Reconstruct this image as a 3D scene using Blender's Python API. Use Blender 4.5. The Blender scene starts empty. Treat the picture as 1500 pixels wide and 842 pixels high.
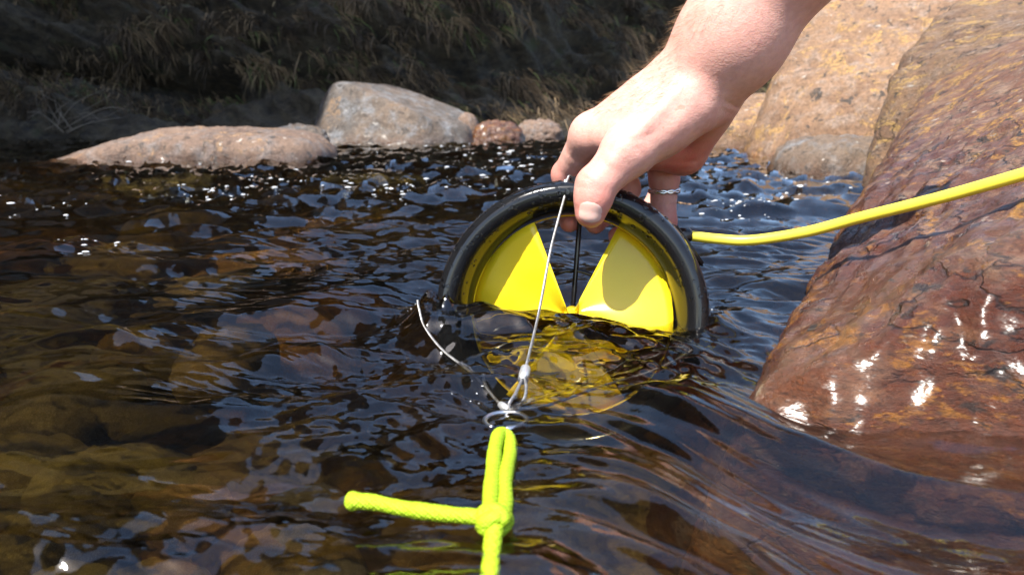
import bpy, bmesh, math, random
import numpy as np
from mathutils import Vector, Matrix

# ------------------------------------------------------------------ camera, sky, sun, exposure
SC = bpy.context.scene
COL = SC.collection
CAM_H = 0.133
FPX = 1083.0
PITCH = math.radians(13.1)
cam_d = bpy.data.cameras.new('camera')
cam = bpy.data.objects.new('camera', cam_d)
COL.objects.link(cam)
cam.location = (0, 0, CAM_H)
cam.rotation_euler = (math.pi / 2 - PITCH, 0, 0)
cam_d.sensor_width = 36.0
cam_d.lens = 36.0 * FPX / 1500.0
cam_d.clip_start = 0.01
cam_d.clip_end = 200
cam_d.dof.use_dof = True
cam_d.dof.focus_distance = 0.47
cam_d.dof.aperture_fstop = 15.0
SC.camera = cam

SUN_DIR = Vector((-0.32, -0.42, 0.85)).normalized()      # towards the sun
world = bpy.data.worlds.new('World')
SC.world = world
world.use_nodes = True
wn = world.node_tree
wn.nodes.clear()
wo = wn.nodes.new('ShaderNodeOutputWorld')
wb = wn.nodes.new('ShaderNodeBackground')
ws = wn.nodes.new('ShaderNodeTexSky')
ws.sky_type = 'NISHITA'
ws.sun_disc = False
ws.sun_elevation = math.asin(SUN_DIR.z)
ws.sun_rotation = math.atan2(SUN_DIR.x, SUN_DIR.y)
wb.inputs['Strength'].default_value = 0.14
wn.links.new(ws.outputs[0], wb.inputs[0])
wn.links.new(wb.outputs[0], wo.inputs[0])

sun_d = bpy.data.lights.new('sun', 'SUN')
sun_d.energy = 4.8
sun_d.angle = math.radians(0.53)
sun_d.color = (1.0, 0.95, 0.87)
sun = bpy.data.objects.new('sun', sun_d)
COL.objects.link(sun)
sun.rotation_euler = SUN_DIR.to_track_quat('Z', 'Y').to_euler()
sun.location = (-3, 0, 5)

SC.view_settings.view_transform = 'Standard'
SC.view_settings.look = 'None'
SC.view_settings.gamma = 1.0
SC.view_settings.exposure = 1.22
SC.render.engine = 'CYCLES'
SC.cycles.use_denoising = True
SC.cycles.max_bounces = 10
SC.cycles.diffuse_bounces = 3
SC.cycles.glossy_bounces = 4
SC.cycles.transmission_bounces = 8
SC.cycles.transparent_max_bounces = 12
SC.cycles.sample_clamp_indirect = 4.0
SC.cycles.caustics_reflective = False
SC.cycles.caustics_refractive = True
SC.cycles.blur_glossy = 0.5

# ------------------------------------------------------------------ helpers
CP = np.array([0, 0, CAM_H])
FW = np.array([0, math.cos(PITCH), -math.sin(PITCH)])
UP = np.array([0, math.sin(PITCH), math.cos(PITCH)])
RT = np.array([1.0, 0, 0])


def P(px, py, d):
    """photo direction + real distance (metres in front of the lens) -> world point"""
    return CP + d * (FW + RT * (px - 750) / FPX - UP * (py - 421) / FPX)


def W(px, py, z=0.0):
    r = FW + RT * (px - 750) / FPX - UP * (py - 421) / FPX
    t = (z - CAM_H) / r[2]
    return CP + r * t


rng = np.random.default_rng(7)
random.seed(7)


def _hash(ix, iy, iz, seed):
    n = (ix * 374761393 + iy * 668265263 + iz * 2147483647 * 3 + seed * 974634777) & 0xFFFFFFFF
    n = ((n ^ (n >> 13)) * 1274126177) & 0xFFFFFFFF
    n = ((n ^ (n >> 16)) * 2246822519) & 0xFFFFFFFF
    n = n ^ (n >> 15)
    return (n & 0xFFFFFF) / float(0x800000) - 1.0


def vnoise(x, y, z=None, seed=0):
    """smooth gradient noise, about -1..1"""
    x = np.asarray(x, float)
    y = np.asarray(y, float)
    if z is None:
        fx, fy = np.floor(x), np.floor(y)
        ix, iy = fx.astype(np.int64), fy.astype(np.int64)
        x, y = x - fx, y - fy
        u, v = [t * t * t * (t * (t * 6 - 15) + 10) for t in (x, y)]
        out = 0.0
        for dx in (0, 1):
            wx = u if dx else 1 - u
            for dy in (0, 1):
                a = _hash(ix + dx, iy + dy, 0, seed) * math.pi
                out = out + wx * (v if dy else 1 - v) * (np.cos(a) * (x - dx) + np.sin(a) * (y - dy))
        return out * 1.5
    z = np.asarray(z, float)
    fx, fy, fz = np.floor(x), np.floor(y), np.floor(z)
    ix, iy, iz = fx.astype(np.int64), fy.astype(np.int64), fz.astype(np.int64)
    x, y, z = x - fx, y - fy, z - fz
    u, v, w = [t * t * t * (t * (t * 6 - 15) + 10) for t in (x, y, z)]
    out = 0.0
    for dx in (0, 1):
        wx = u if dx else 1 - u
        for dy in (0, 1):
            wy = v if dy else 1 - v
            for dz in (0, 1):
                wz = w if dz else 1 - w
                gx = _hash(ix + dx, iy + dy, iz + dz, seed)
                gy = _hash(ix + dx, iy + dy, iz + dz, seed + 101)
                gz = _hash(ix + dx, iy + dy, iz + dz, seed + 211)
                out = out + wx * wy * wz * (gx * (x - dx) + gy * (y - dy) + gz * (z - dz))
    return out * 1.5


def fbm(x, y, z=None, octv=4, seed=0, gain=0.5):
    a, s = 1.0, 0.0
    f = 1.0
    for i in range(octv):
        s = s + a * vnoise(x * f, y * f, None if z is None else z * f, seed + i * 17)
        a *= gain
        f *= 2.03
    return s


def sstep(a, b, x):
    t = np.clip((x - a) / (b - a), 0, 1)
    return t * t * (3 - 2 * t)


def mesh_np(name, V, F, smooth=True):
    """V (n,3), F (m,3 or 4) numpy -> mesh"""
    me = bpy.data.meshes.new(name)
    V = np.ascontiguousarray(V, np.float32)
    F = np.ascontiguousarray(F, np.int32)
    k = F.shape[1]
    me.vertices.add(len(V))
    me.vertices.foreach_set('co', V.ravel())
    me.loops.add(F.size)
    me.loops.foreach_set('vertex_index', F.ravel())
    me.polygons.add(len(F))
    me.polygons.foreach_set('loop_start', np.arange(0, F.size, k, dtype=np.int32))
    me.polygons.foreach_set('loop_total', np.full(len(F), k, np.int32))
    me.update(calc_edges=True)
    me.validate()
    if smooth:
        me.polygons.foreach_set('use_smooth', np.ones(len(me.polygons), bool))
    return me


def link(name, me, mat=None, parent=None):
    o = bpy.data.objects.new(name, me)
    COL.objects.link(o)
    if mat is not None and me is not None:
        me.materials.append(mat)
    if parent is not None:
        o.parent = parent
    return o


def tag(o, label=None, cat=None, group=None, kind=None):
    if label:
        o['label'] = label
    if cat:
        o['category'] = cat
    if group:
        o['group'] = group
    if kind:
        o['kind'] = kind
    return o


def empty(name, loc=(0, 0, 0)):
    o = bpy.data.objects.new(name, None)
    o.empty_display_size = 0.02
    COL.objects.link(o)
    o.location = loc
    return o


def bm_mesh(name, bm, smooth=True):
    me = bpy.data.meshes.new(name)
    bmesh.ops.recalc_face_normals(bm, faces=bm.faces)
    bm.to_mesh(me)
    bm.free()
    if smooth:
        for p in me.polygons:
            p.use_smooth = True
    return me


def spline(pts, n):
    """Catmull-Rom through pts -> n points"""
    pts = np.asarray(pts, float)
    q = np.vstack([2 * pts[0] - pts[1], pts, 2 * pts[-1] - pts[-2]])
    seg = len(pts) - 1
    t = np.linspace(0, seg, n)
    i = np.minimum(t.astype(int), seg - 1)
    u = (t - i)[:, None]
    p0, p1, p2, p3 = q[i], q[i + 1], q[i + 2], q[i + 3]
    return 0.5 * (2 * p1 + (p2 - p0) * u + (2 * p0 - 5 * p1 + 4 * p2 - p3) * u ** 2 + (3 * p1 - p0 - 3 * p2 + p3) * u ** 3)


def tube_arrays(pts, rad, ns=10, cap=True, flat=None):
    pts = np.asarray(pts, float)
    n = len(pts)
    rad = np.full(n, rad) if np.isscalar(rad) else np.asarray(rad, float)
    T = np.gradient(pts, axis=0)
    T /= np.linalg.norm(T, axis=1)[:, None] + 1e-12
    ref = np.array([0, 0, 1.0]) if abs(T[0][2]) < 0.9 else np.array([1.0, 0, 0])
    V = []
    nrm = np.cross(T[0], ref)
    nrm /= np.linalg.norm(nrm)
    a = np.linspace(0, 2 * math.pi, ns, endpoint=False)
    for i in range(n):
        nrm = nrm - T[i] * nrm.dot(T[i])
        nrm /= np.linalg.norm(nrm)
        b = np.cross(T[i], nrm)
        fl = 1.0 if flat is None else flat
        V.append(pts[i] + rad[i] * (np.cos(a)[:, None] * nrm + fl * np.sin(a)[:, None] * b))
    V = np.vstack(V)
    F = []
    j = np.arange(ns)
    for i in range(n - 1):
        F.append(np.stack([i * ns + j, i * ns + (j + 1) % ns, (i + 1) * ns + (j + 1) % ns, (i + 1) * ns + j], 1))
    F = np.vstack(F)
    if cap:
        V = np.vstack([V, pts[0] - T[0] * rad[0] * 0.35, pts[-1] + T[-1] * rad[-1] * 0.35])
        m = n * ns
        c0 = np.stack([(j + 1) % ns, j, np.full(ns, m), np.full(ns, m)], 1)
        c1 = np.stack([(n - 1) * ns + j, (n - 1) * ns + (j + 1) % ns, np.full(ns, m + 1), np.full(ns, m + 1)], 1)
        return V, F, np.vstack([c0[:, :3], c1[:, :3]])
    return V, F, np.zeros((0, 3), int)


def tube_mesh(name, pts, rad, ns=10, flat=None):
    V, F, C = tube_arrays(pts, rad, ns, True, flat)
    me = bpy.data.meshes.new(name)
    me.from_pydata(V.tolist(), [], F.tolist() + C.tolist())
    for p in me.polygons:
        p.use_smooth = True
    return me


# ------------------------------------------------------------------ material helpers
class NT:
    def __init__(self, name):
        self.m = bpy.data.materials.new(name)
        self.m.use_nodes = True
        self.t = self.m.node_tree
        self.t.nodes.clear()
        self.out = self.t.nodes.new('ShaderNodeOutputMaterial')

    def n(self, typ, **kw):
        nd = self.t.nodes.new(typ)
        for k, v in kw.items():
            if k.startswith('i_'):
                nd.inputs[k[2:].replace('_', ' ')].default_value = v
            else:
                setattr(nd, k, v)
        return nd

    def l(self, a, b):
        self.t.links.new(a, b)

    def coord(self, scale=(1, 1, 1), rot=(0, 0, 0)):
        c = self.n('ShaderNodeTexCoord')
        m = self.n('ShaderNodeMapping')
        m.inputs['Scale'].default_value = scale
        m.inputs['Rotation'].default_value = rot
        self.l(c.outputs['Object'], m.inputs[0])
        return m.outputs[0]

    def noise(self, vec, scale, detail=6, rough=0.55, dist=0.0):
        nd = self.n('ShaderNodeTexNoise')
        nd.inputs['Scale'].default_value = scale
        nd.inputs['Detail'].default_value = detail
        nd.inputs['Roughness'].default_value = rough
        nd.inputs['Distortion'].default_value = dist
        self.l(vec, nd.inputs['Vector'])
        return nd.outputs[0]

    def ramp(self, fac, stops, interp='LINEAR'):
        r = self.n('ShaderNodeValToRGB')
        r.color_ramp.interpolation = interp
        e = r.color_ramp.elements
        while len(e) < len(stops):
            e.new(0.5)
        for el, (p, c) in zip(e, stops):
            el.position = p
            el.color = (c, c, c, 1) if np.isscalar(c) else (*c, 1)
        self.l(fac, r.inputs[0])
        return r.outputs[0]

    def mix(self, fac, a, b, mode='MIX'):
        m = self.n('ShaderNodeMix', data_type='RGBA', blend_type=mode)
        for sock, v in ((m.inputs[0], fac), (m.inputs[6], a), (m.inputs[7], b)):
            if isinstance(v, bpy.types.NodeSocket):
                self.l(v, sock)
            elif np.isscalar(v):
                sock.default_value = v
            else:
                sock.default_value = (*v, 1)
        return m.outputs[2]

    def math(self, op, a, b=0.0, clamp=False):
        m = self.n('ShaderNodeMath', operation=op)
        m.use_clamp = clamp
        for sock, v in ((m.inputs[0], a), (m.inputs[1], b)):
            if isinstance(v, bpy.types.NodeSocket):
                self.l(v, sock)
            else:
                sock.default_value = v
        return m.outputs[0]

    def bump(self, h, strength=0.3, dist=0.01, normal=None):
        b = self.n('ShaderNodeBump')
        b.inputs['Strength'].default_value = strength
        b.inputs['Distance'].default_value = dist
        self.l(h, b.inputs['Height'])
        if normal is not None:
            self.l(normal, b.inputs['Normal'])
        return b.outputs[0]

    def principled(self, **kw):
        p = self.n('ShaderNodeBsdfPrincipled')
        for k, v in kw.items():
            s = p.inputs[k.replace('_', ' ')]
            if isinstance(v, bpy.types.NodeSocket):
                self.l(v, s)
            elif isinstance(v, (tuple, list)) and len(v) == 3 and s.type == 'RGBA':
                s.default_value = (*v, 1)
            else:
                s.default_value = v
        self.l(p.outputs[0], self.out.inputs['Surface'])
        return p


def mat_simple(name, col, rough=0.5, metal=0.0, var=0.12, scale=40, bump=0.0, **kw):
    t = NT(name)
    v = t.coord()
    n = t.noise(v, scale, 5)
    c0 = tuple(c * (1 - var) for c in col)
    c1 = tuple(min(1, c * (1 + var)) for c in col)
    c = t.ramp(n, [(0.3, c0), (0.7, c1)])
    r = t.ramp(n, [(0.3, max(0, rough - 0.06)), (0.7, min(1, rough + 0.06))])
    args = dict(Base_Color=c, Roughness=r, Metallic=metal)
    args.update(kw)
    if bump:
        args['Normal'] = t.bump(t.noise(v, scale * 4, 4), bump, 0.001)
    t.principled(**args)
    return t.m


def mat_rock(name, base, alt, lichen=(0.42, 0.24, 0.07), pale=(0.42, 0.36, 0.31), lichen_amt=0.5, sc=1.0, wet_z=0.03,
             wet_top=0.06, dark=(0.035, 0.03, 0.026), bump=0.6, stretch=(1, 1, 1), rot=(0, 0, 0), gloss=0.28, cracks=0.3):
    t = NT(name)
    v = t.coord(stretch, rot)
    n1 = t.noise(v, 5 * sc, 8, 0.62, 0.4)
    n2 = t.noise(v, 17 * sc, 8, 0.65)
    n3 = t.noise(v, 60 * sc, 6, 0.7)
    n4 = t.noise(v, 9 * sc, 7, 0.68, 0.8)
    c = t.mix(t.ramp(n1, [(0.38, 0), (0.62, 1)]), base, alt)
    c = t.mix(t.ramp(n2, [(0.48, 0), (0.66, 0.85)]), c, pale)
    n5 = t.noise(v, 45 * sc, 8, 0.75, 0.3)
    nl = t.math('ADD', t.math('MULTIPLY', n4, 0.65), t.math('MULTIPLY', n5, 0.35))
    lich = t.math('MULTIPLY', t.ramp(nl, [(0.58 - 0.10 * lichen_amt, 0), (0.605 - 0.10 * lichen_amt, 1)]),
                  t.ramp(n3, [(0.36, 0.1), (0.50, 1)]))
    c = t.mix(lich, c, lichen)
    c = t.mix(t.ramp(t.noise(v, 26 * sc, 6, 0.7, 0.5), [(0.585, 0), (0.63, 0.9)]), c, dark)
    c = t.mix(t.ramp(n3, [(0.25, 0.55), (0.6, 0.0)]), c, (0.02, 0.017, 0.014))
    c = t.mix(t.ramp(t.noise(v, 33 * sc, 4, 0.6), [(0.66, 0), (0.70, 0.7)]), c, (0.5, 0.47, 0.42))
    c = t.mix(t.ramp(t.noise(v, 150 * sc, 5, 0.8), [(0.40, 0.55), (0.52, 0.0)]), c, (0.03, 0.02, 0.016))
    # wet zone along the waterline: darker and glossy
    g = t.n('ShaderNodeNewGeometry')
    sep = t.n('ShaderNodeSeparateXYZ')
    t.l(g.outputs['Position'], sep.inputs[0])
    zz = t.math('ADD', sep.outputs[2], t.math('MULTIPLY', t.math('SUBTRACT', n2, 0.5), wet_top * 1.6))
    mr = t.n('ShaderNodeMapRange')
    mr.inputs['From Min'].default_value = wet_z
    mr.inputs['From Max'].default_value = wet_z + wet_top
    mr.inputs['To Min'].default_value = 1
    mr.inputs['To Max'].default_value = 0
    t.l(zz, mr.inputs['Value'])
    wet = mr.outputs[0]
    c = t.mix(wet, c, t.mix(1.0, c, (0.58, 0.42, 0.32), 'MULTIPLY'))
    rough = t.math('SUBTRACT', t.ramp(n3, [(0.3, 0.85), (0.7, 0.65)]), t.math('MULTIPLY', wet, 0.72 - gloss + 0.1), True)
    h = t.math('ADD', t.math('MULTIPLY', n2, 0.7), t.math('MULTIPLY', n3, 0.35))
    h = t.math('ADD', h, t.math('MULTIPLY', t.noise(v, 190 * sc, 5, 0.75), 0.28))
    # joints and cracks
    vc = t.n('ShaderNodeTexVoronoi', feature='DISTANCE_TO_EDGE')
    vc.inputs['Scale'].default_value = 7 * sc
    wv = t.n('ShaderNodeVectorMath', operation='ADD')
    nz = t.n('ShaderNodeTexNoise')
    nz.inputs['Scale'].default_value = 14 * sc
    nz.inputs['Detail'].default_value = 5
    t.l(v, nz.inputs['Vector'])
    sv = t.n('ShaderNodeVectorMath', operation='SCALE')
    sv.inputs['Scale'].default_value = 0.16 / sc
    t.l(nz.outputs['Color'], sv.inputs[0])
    t.l(v, wv.inputs[0])
    t.l(sv.outputs[0], wv.inputs[1])
    t.l(wv.outputs[0], vc.inputs['Vector'])
    gatec = t.ramp(n1, [(0.45, 1.0), (0.55, 0.0)])
    crack = t.math('MULTIPLY', t.ramp(vc.outputs['Distance'], [(0.0, 1.0), (0.035, 0.0)]), gatec)
    c = t.mix(t.math('MULTIPLY', crack, cracks), c, (0.018, 0.014, 0.012))
    h = t.math('SUBTRACT', h, t.math('MULTIPLY', crack, 0.5 * cracks))
    above = t.n('ShaderNodeMapRange')
    above.inputs['From Min'].default_value = -0.012
    above.inputs['From Max'].default_value = 0.002
    t.l(sep.outputs[2], above.inputs['Value'])
    film = t.math('MULTIPLY', t.math('MULTIPLY', wet, 0.35), above.outputs[0])
    film = t.math('MULTIPLY', film, t.ramp(n2, [(0.38, 0.35), (0.55, 1.0)]))
    t.principled(Base_Color=c, Roughness=rough, Normal=t.bump(h, bump, 0.03 / sc), Coat_Weight=film, Coat_Roughness=0.20,
                 Coat_Normal=t.bump(t.noise(v, 40 * sc, 3, 0.6), 0.30, 0.006 / sc), **{'Specular IOR Level': 0.6})
    return t.m


# ------------------------------------------------------------------ turbine frame (needed by water and hand)
TC = P(834, 467, 0.478)                      # centre of the front opening
TA = np.array([-0.13, -0.97, 0.17])         # axis towards the camera / upstream
TA /= np.linalg.norm(TA)
TX = np.cross(np.array([0, 0, 1.0]), -TA)
TX = -np.cross(np.array([0, 0, 1.0]), TA) * -1
TX = np.cross(TA, np.array([0, 0, 1.0]))
TX = -TX if TX[0] < 0 else TX
TX /= np.linalg.norm(TX)
TZ = np.cross(TX, -TA)
TZ = TZ if TZ[2] > 0 else -TZ


def T3(x, z, s):
    """turbine coords: x right, z up, s back from the front plane"""
    return TC + TX * x + TZ * z - TA * s


R_MID, R_HALF, S_MID, S_HALF = 0.0783, 0.0115, 0.014, 0.0205


# ------------------------------------------------------------------ water surface
RIFFLES = [(W(165, 372)[:2], .12, .03, .007), (W(50, 312)[:2], .16, .04, .008), (W(330, 292)[:2], .22, .05, .006), (W(590, 290)[:2], .16, .05, .007), (W(1100, 315)[:2], .14, .05, .007),
           (W(720, 262)[:2], .2, .07, .007), (W(1010, 285)[:2], .15, .05, .006)]


def water_h(x, y):
    x = np.asarray(x, float)
    y = np.asarray(y, float)
    # crest lines run mostly across the view, bending round the big rock on the right
    bend = 0.055 * np.tanh((x - 0.075) / 0.045) * sstep(0.62, 0.3, y) * sstep(0.05, 0.2, y)
    yy = y + bend + 0.10 * x + 0.012 * vnoise(x * 9, y * 9, seed=3)
    xx = x + 0.02 * vnoise(x * 7 + 9, y * 7, seed=4)
    near = sstep(1.0, 0.45, y)
    right = sstep(0.02, 0.12, x) * sstep(0.46, 0.36, y)
    lf = sstep(0.08, -0.05, x) * sstep(1.3, 0.7, y)
    u = 0.80 * x + 0.60 * y + 0.01 * vnoise(x * 10, y * 10, seed=5)
    w = -0.60 * x + 0.80 * y + 0.02 * vnoise(x * 6, y * 6, seed=6)
    h = 0.0050 * vnoise(xx * 5.5, yy * 9, seed=10)
    gate = sstep(-0.35, 0.35, vnoise(x * 5 + 3, y * 5, seed=7))
    h = h + (0.25 + 0.75 * lf) * (0.0030 * vnoise(u * 9, w * 17, seed=12))
    # ripple field: many crossing sine trains, bent by the current
    wx = x + 0.020 * vnoise(x * 8, y * 8, seed=140) + 0.006 * vnoise(x * 22, y * 22, seed=141)
    wy = y + bend + 0.020 * vnoise(x * 8, y * 8, seed=142) + 0.006 * vnoise(x * 22, y * 22, seed=143)
    g2 = np.random.default_rng(77)
    for i in range(64):
        lam = 0.016 * (0.15 / 0.016) ** g2.uniform()
        th = math.pi / 2 + g2.normal(0.25, 0.55)
        kk = 2 * math.pi / lam
        slope = 0.030 * (lam / 0.05) ** 0.15 * (0.5 if lam < 0.03 else 1.1)
        env = 1.0
        if lam < 0.06:
            env = (0.15 + 0.85 * gate) if i % 3 else (0.9 - 0.6 * gate)
            env = env * (1 - 0.5 * right)
        h = h + env * slope / kk * 0.55 * np.sin(kk * (math.cos(th) * wx + math.sin(th) * wy) + g2.uniform(0, 6.28))
    a = 1 - np.abs(vnoise(xx * 9, yy * 22, seed=20)) * 1.7
    h = h + 0.0020 * a * (1 - 0.2 * right - 0.5 * lf)
    h = h + 0.0026 * vnoise(xx * 13, yy * 30, seed=30) * (1 - 0.35 * right - 0.5 * lf)
    h = h + 0.0011 * vnoise(xx * (32 - 10 * right), yy * 64, seed=40)
    h = h + right * (0.0042 * vnoise(xx * 4, yy * 25, seed=41) + 0.0016 * vnoise(xx * 7, yy * 50, seed=44) + 0.0004 * vnoise(xx * 11, yy * 95, seed=42))
    rip = 0.35 + 0.65 * sstep(-0.2, 0.5, vnoise(x * 6, y * 8, seed=50))
    h = h + (1 - 0.6 * right) * 0.0007 * (0.4 + rip) * vnoise(x * 38 + y * 12, y * 46, seed=55)
    h = h + rip * (1 - 0.55 * right) * 0.0006 * vnoise(xx * 75, yy * 130, seed=60)
    h = h + rip * (1 - 0.7 * right) * 0.00020 * vnoise(xx * 170, yy * 260, seed=70) * near
    # riffle further out
    far = sstep(0.7, 1.4, y)
    h = h + 0.78 * far * (0.0060 * vnoise(x * 6, y * 11, seed=80) + 0.0065 * (1 - 2 * np.abs(vnoise(x * 10, y * 17, seed=81)))
                   + 0.0030 * vnoise(x * 26, y * 40, seed=82) + 0.0016 * vnoise(x * 55, y * 75, seed=83) + 0.0006 * vnoise(x * 110, y * 130, seed=84))
    # standing riffles that catch the sky
    for (px, py), sx, sy, hh in RIFFLES:
        h = h + hh * np.exp(-((x - px) / sx) ** 2 - ((y - py) / sy) ** 2) * (1 + 0.8 * vnoise(x * 18, y * 30, seed=85))
    # wake around the turbine
    c = TC
    d = np.hypot(x - c[0], (y - c[1]) * 0.8)
    lip = np.exp(-((d - 0.09) / 0.03) ** 2)
    h = h + lip * 0.0022 * vnoise(x * 42, y * 42, seed=90) + lip * 0.0008 * vnoise(x * 110, y * 130, seed=91)
    fr = np.exp(-((x - c[0]) / 0.07) ** 2 - ((y - c[1] + 0.04) / 0.035) ** 2)
    h = h + fr * (0.0026 * vnoise(x * 26, y * 60, seed=92) + 0.0010 * vnoise(x * 70, y * 150, seed=93))
    pl = T3(-0.094, 0, 0.004)
    lump = np.exp(-((x - pl[0]) / 0.016) ** 2 - ((y - pl[1]) / 0.020) ** 2)
    pk = T3(-0.080, 0, -0.012)
    sw = np.exp(-((x - pk[0]) / 0.020) ** 2 - ((y - pk[1]) / 0.014) ** 2)
    h = h + sw * (0.006 + 0.004 * vnoise(x * 55, y * 55, seed=97) + 0.002 * vnoise(x * 130, y * 130, seed=98))
    h = h + 0.009 * lump + lump * (0.005 * vnoise(x * 70, y * 70, seed=95) + 0.0025 * vnoise(x * 160, y * 160, seed=96))
    h = h + 0.006 * np.exp(-((x - c[0] + 0.05) / 0.04) ** 2 - ((y - c[1] + 0.012) / 0.02) ** 2)
    pr = T3(0.09, 0, 0.004)
    h = h + 0.004 * np.exp(-((x - pr[0]) / 0.014) ** 2 - ((y - pr[1]) / 0.014) ** 2)
    # the shoulder of faster water beside the rock, and the hollow behind it
    h = h + 0.006 * np.exp(-((x - 0.085) / 0.035) ** 2 - ((y - 0.30) / 0.05) ** 2)
    h = h - 0.010 * np.exp(-((x - 0.15) / 0.04) ** 2 - ((y - 0.345) / 0.05) ** 2)
    calm = sstep(6, 3.6, y) * 0.7 + 0.3
    return h * calm * (1.75 - 0.25 * right)


def mat_water():
    t = NT('water_material')
    v = t.coord((1, 1.8, 1))
    n = t.noise(v, 120, 3, 0.5)
    nb = t.bump(n, 0.10, 0.0015)
    fres = t.n('ShaderNodeFresnel')
    fres.inputs['IOR'].default_value = 1.60
    t.l(nb, fres.inputs['Normal'])
    gl = t.n('ShaderNodeBsdfGlossy')
    gl.inputs['Roughness'].default_value = 0.03
    gl.inputs['Color'].default_value = (1, 1, 1, 1)
    t.l(nb, gl.inputs['Normal'])
    rf = t.n('ShaderNodeBsdfRefraction')
    rf.inputs['IOR'].default_value = 1.333
    rf.inputs['Roughness'].default_value = 0.0
    rf.inputs['Color'].default_value = (1, 1, 1, 1)
    t.l(nb, rf.inputs['Normal'])
    tr = t.n('ShaderNodeBsdfTransparent')
    mx = t.n('ShaderNodeMixShader')
    mx.inputs[0].default_value = 0.55
    t.l(rf.outputs[0], mx.inputs[1])
    t.l(tr.outputs[0], mx.inputs[2])
    m2 = t.n('ShaderNodeMixShader')
    t.l(fres.outputs[0], m2.inputs[0])
    t.l(mx.outputs[0], m2.inputs[1])
    t.l(gl.outputs[0], m2.inputs[2])
    t.l(m2.outputs[0], t.out.inputs['Surface'])
    ab = t.n('ShaderNodeVolumeAbsorption')
    ab.inputs['Color'].default_value = (0.67, 0.60, 0.26, 1)
    ab.inputs['Density'].default_value = 7.5
    t.l(ab.outputs[0], t.out.inputs['Volume'])
    return t.m


def build_water():
    oy = -0.12
    r = np.concatenate([np.geomspace(0.03, 0.27, 40, endpoint=False), np.geomspace(0.27, 1.05, 470, endpoint=False),
                        np.geomspace(1.05, 18, 230)])
    ang = np.concatenate([np.linspace(-44, 44, 780), np.linspace(44, 316, 130)[1:-1]])
    ang = np.radians(ang)
    nr, na = len(r), len(ang)
    X = r[:, None] * np.sin(ang)[None]
    Y = oy + r[:, None] * np.cos(ang)[None]
    Z = water_h(X.ravel(), Y.ravel()).reshape(X.shape)
    V = np.stack([X, Y, Z], -1).reshape(-1, 3)
    i = np.arange(nr - 1)[:, None]
    j = np.arange(na)[None]
    jn = (j + 1) % na
    F = np.stack([i * na + j, i * na + jn, (i + 1) * na + jn, (i + 1) * na + j], -1).reshape(-1, 4)
    n0 = len(V)
    cen = [[0, oy, float(water_h(np.array([0.0]), np.array([oy]))[0])], [0, oy, -1.2]]
    rim = V[(nr - 1) * na:(nr) * na].copy()
    rim[:, 2] = -1.2
    V = np.vstack([V, cen, rim])
    jj = np.arange(na)
    jjn = (jj + 1) % na
    last = (nr - 1) * na
    skirt = np.stack([last + jj, last + jjn, n0 + 2 + jjn, n0 + 2 + jj], 1)
    tri_top = np.stack([jj, jjn, np.full(na, n0)], 1)
    tri_bot = np.stack([n0 + 2 + jj, n0 + 2 + jjn, np.full(na, n0 + 1)], 1)[:, ::-1]
    me = bpy.data.meshes.new('water')
    fq = np.vstack([F, skirt])
    ft = np.vstack([tri_top[:, ::-1], tri_bot[:, ::-1]])
    loops = np.concatenate([fq.ravel(), ft.ravel()]).astype(np.int32)
    tot = np.concatenate([np.full(len(fq), 4), np.full(len(ft), 3)]).astype(np.int32)
    st = np.concatenate([[0], np.cumsum(tot)[:-1]]).astype(np.int32)
    me.vertices.add(len(V))
    me.vertices.foreach_set('co', V.astype(np.float32).ravel())
    me.loops.add(len(loops))
    me.loops.foreach_set('vertex_index', loops)
    me.polygons.add(len(tot))
    me.polygons.foreach_set('loop_start', st)
    me.polygons.foreach_set('loop_total', tot)
    me.update(calc_edges=True)
    me.polygons.foreach_set('use_smooth', np.ones(len(tot), bool))
    o = link('water', me, mat_water())
    tag(o, kind='structure')
    return o


build_water()


# ------------------------------------------------------------------ river bed
def bed_z(x, y):
    z = -0.30 + 0.10 * fbm(x * 2.2, y * 2.2, octv=4, seed=120) + 0.02 * vnoise(x * 14, y * 14, seed=125)
    z = z + 0.06 * sstep(0.0, -0.5, x) * sstep(0.9, 0.3, y) - 0.1 * sstep(1.2, 3, y) + 0.25 * sstep(3.6, 4.6, y)
    return z


def build_bed():
    n = 260
    t = np.linspace(-1, 1, n)
    x = np.sign(t) * (np.abs(t) * 1.2 + np.abs(t) ** 6 * 17)
    y = np.sign(t) * (np.abs(t) * 1.2 + np.abs(t) ** 6 * 17) + 0.8
    X, Y = np.meshgrid(x, y)
    Z = bed_z(X.ravel(), Y.ravel())
    V = np.stack([X.ravel(), Y.ravel(), Z], 1)
    i, j = np.meshgrid(np.arange(n - 1), np.arange(n - 1), indexing='ij')
    F = np.stack([i * n + j, i * n + j + 1, (i + 1) * n + j + 1, (i + 1) * n + j], -1).reshape(-1, 4)
    t = NT('river_bed_material')
    v = t.coord()
    c = t.ramp(t.noise(v, 7, 7, 0.65, 0.6), [(0.3, (0.03, 0.022, 0.012)), (0.5, (0.10, 0.068, 0.03)), (0.62, (0.19, 0.115, 0.04)), (0.75, (0.09, 0.075, 0.035))])
    c = t.mix(t.ramp(t.noise(v, 30, 6), [(0.45, 0), (0.65, 0.7)]), c, (0.04, 0.028, 0.015))
    t.principled(Base_Color=c, Roughness=0.8, Normal=t.bump(t.noise(v, 40, 6), 0.6, 0.02))
    o = link('river_bed', mesh_np('river_bed', V, F), t.m)
    tag(o, kind='structure')


build_bed()


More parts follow.
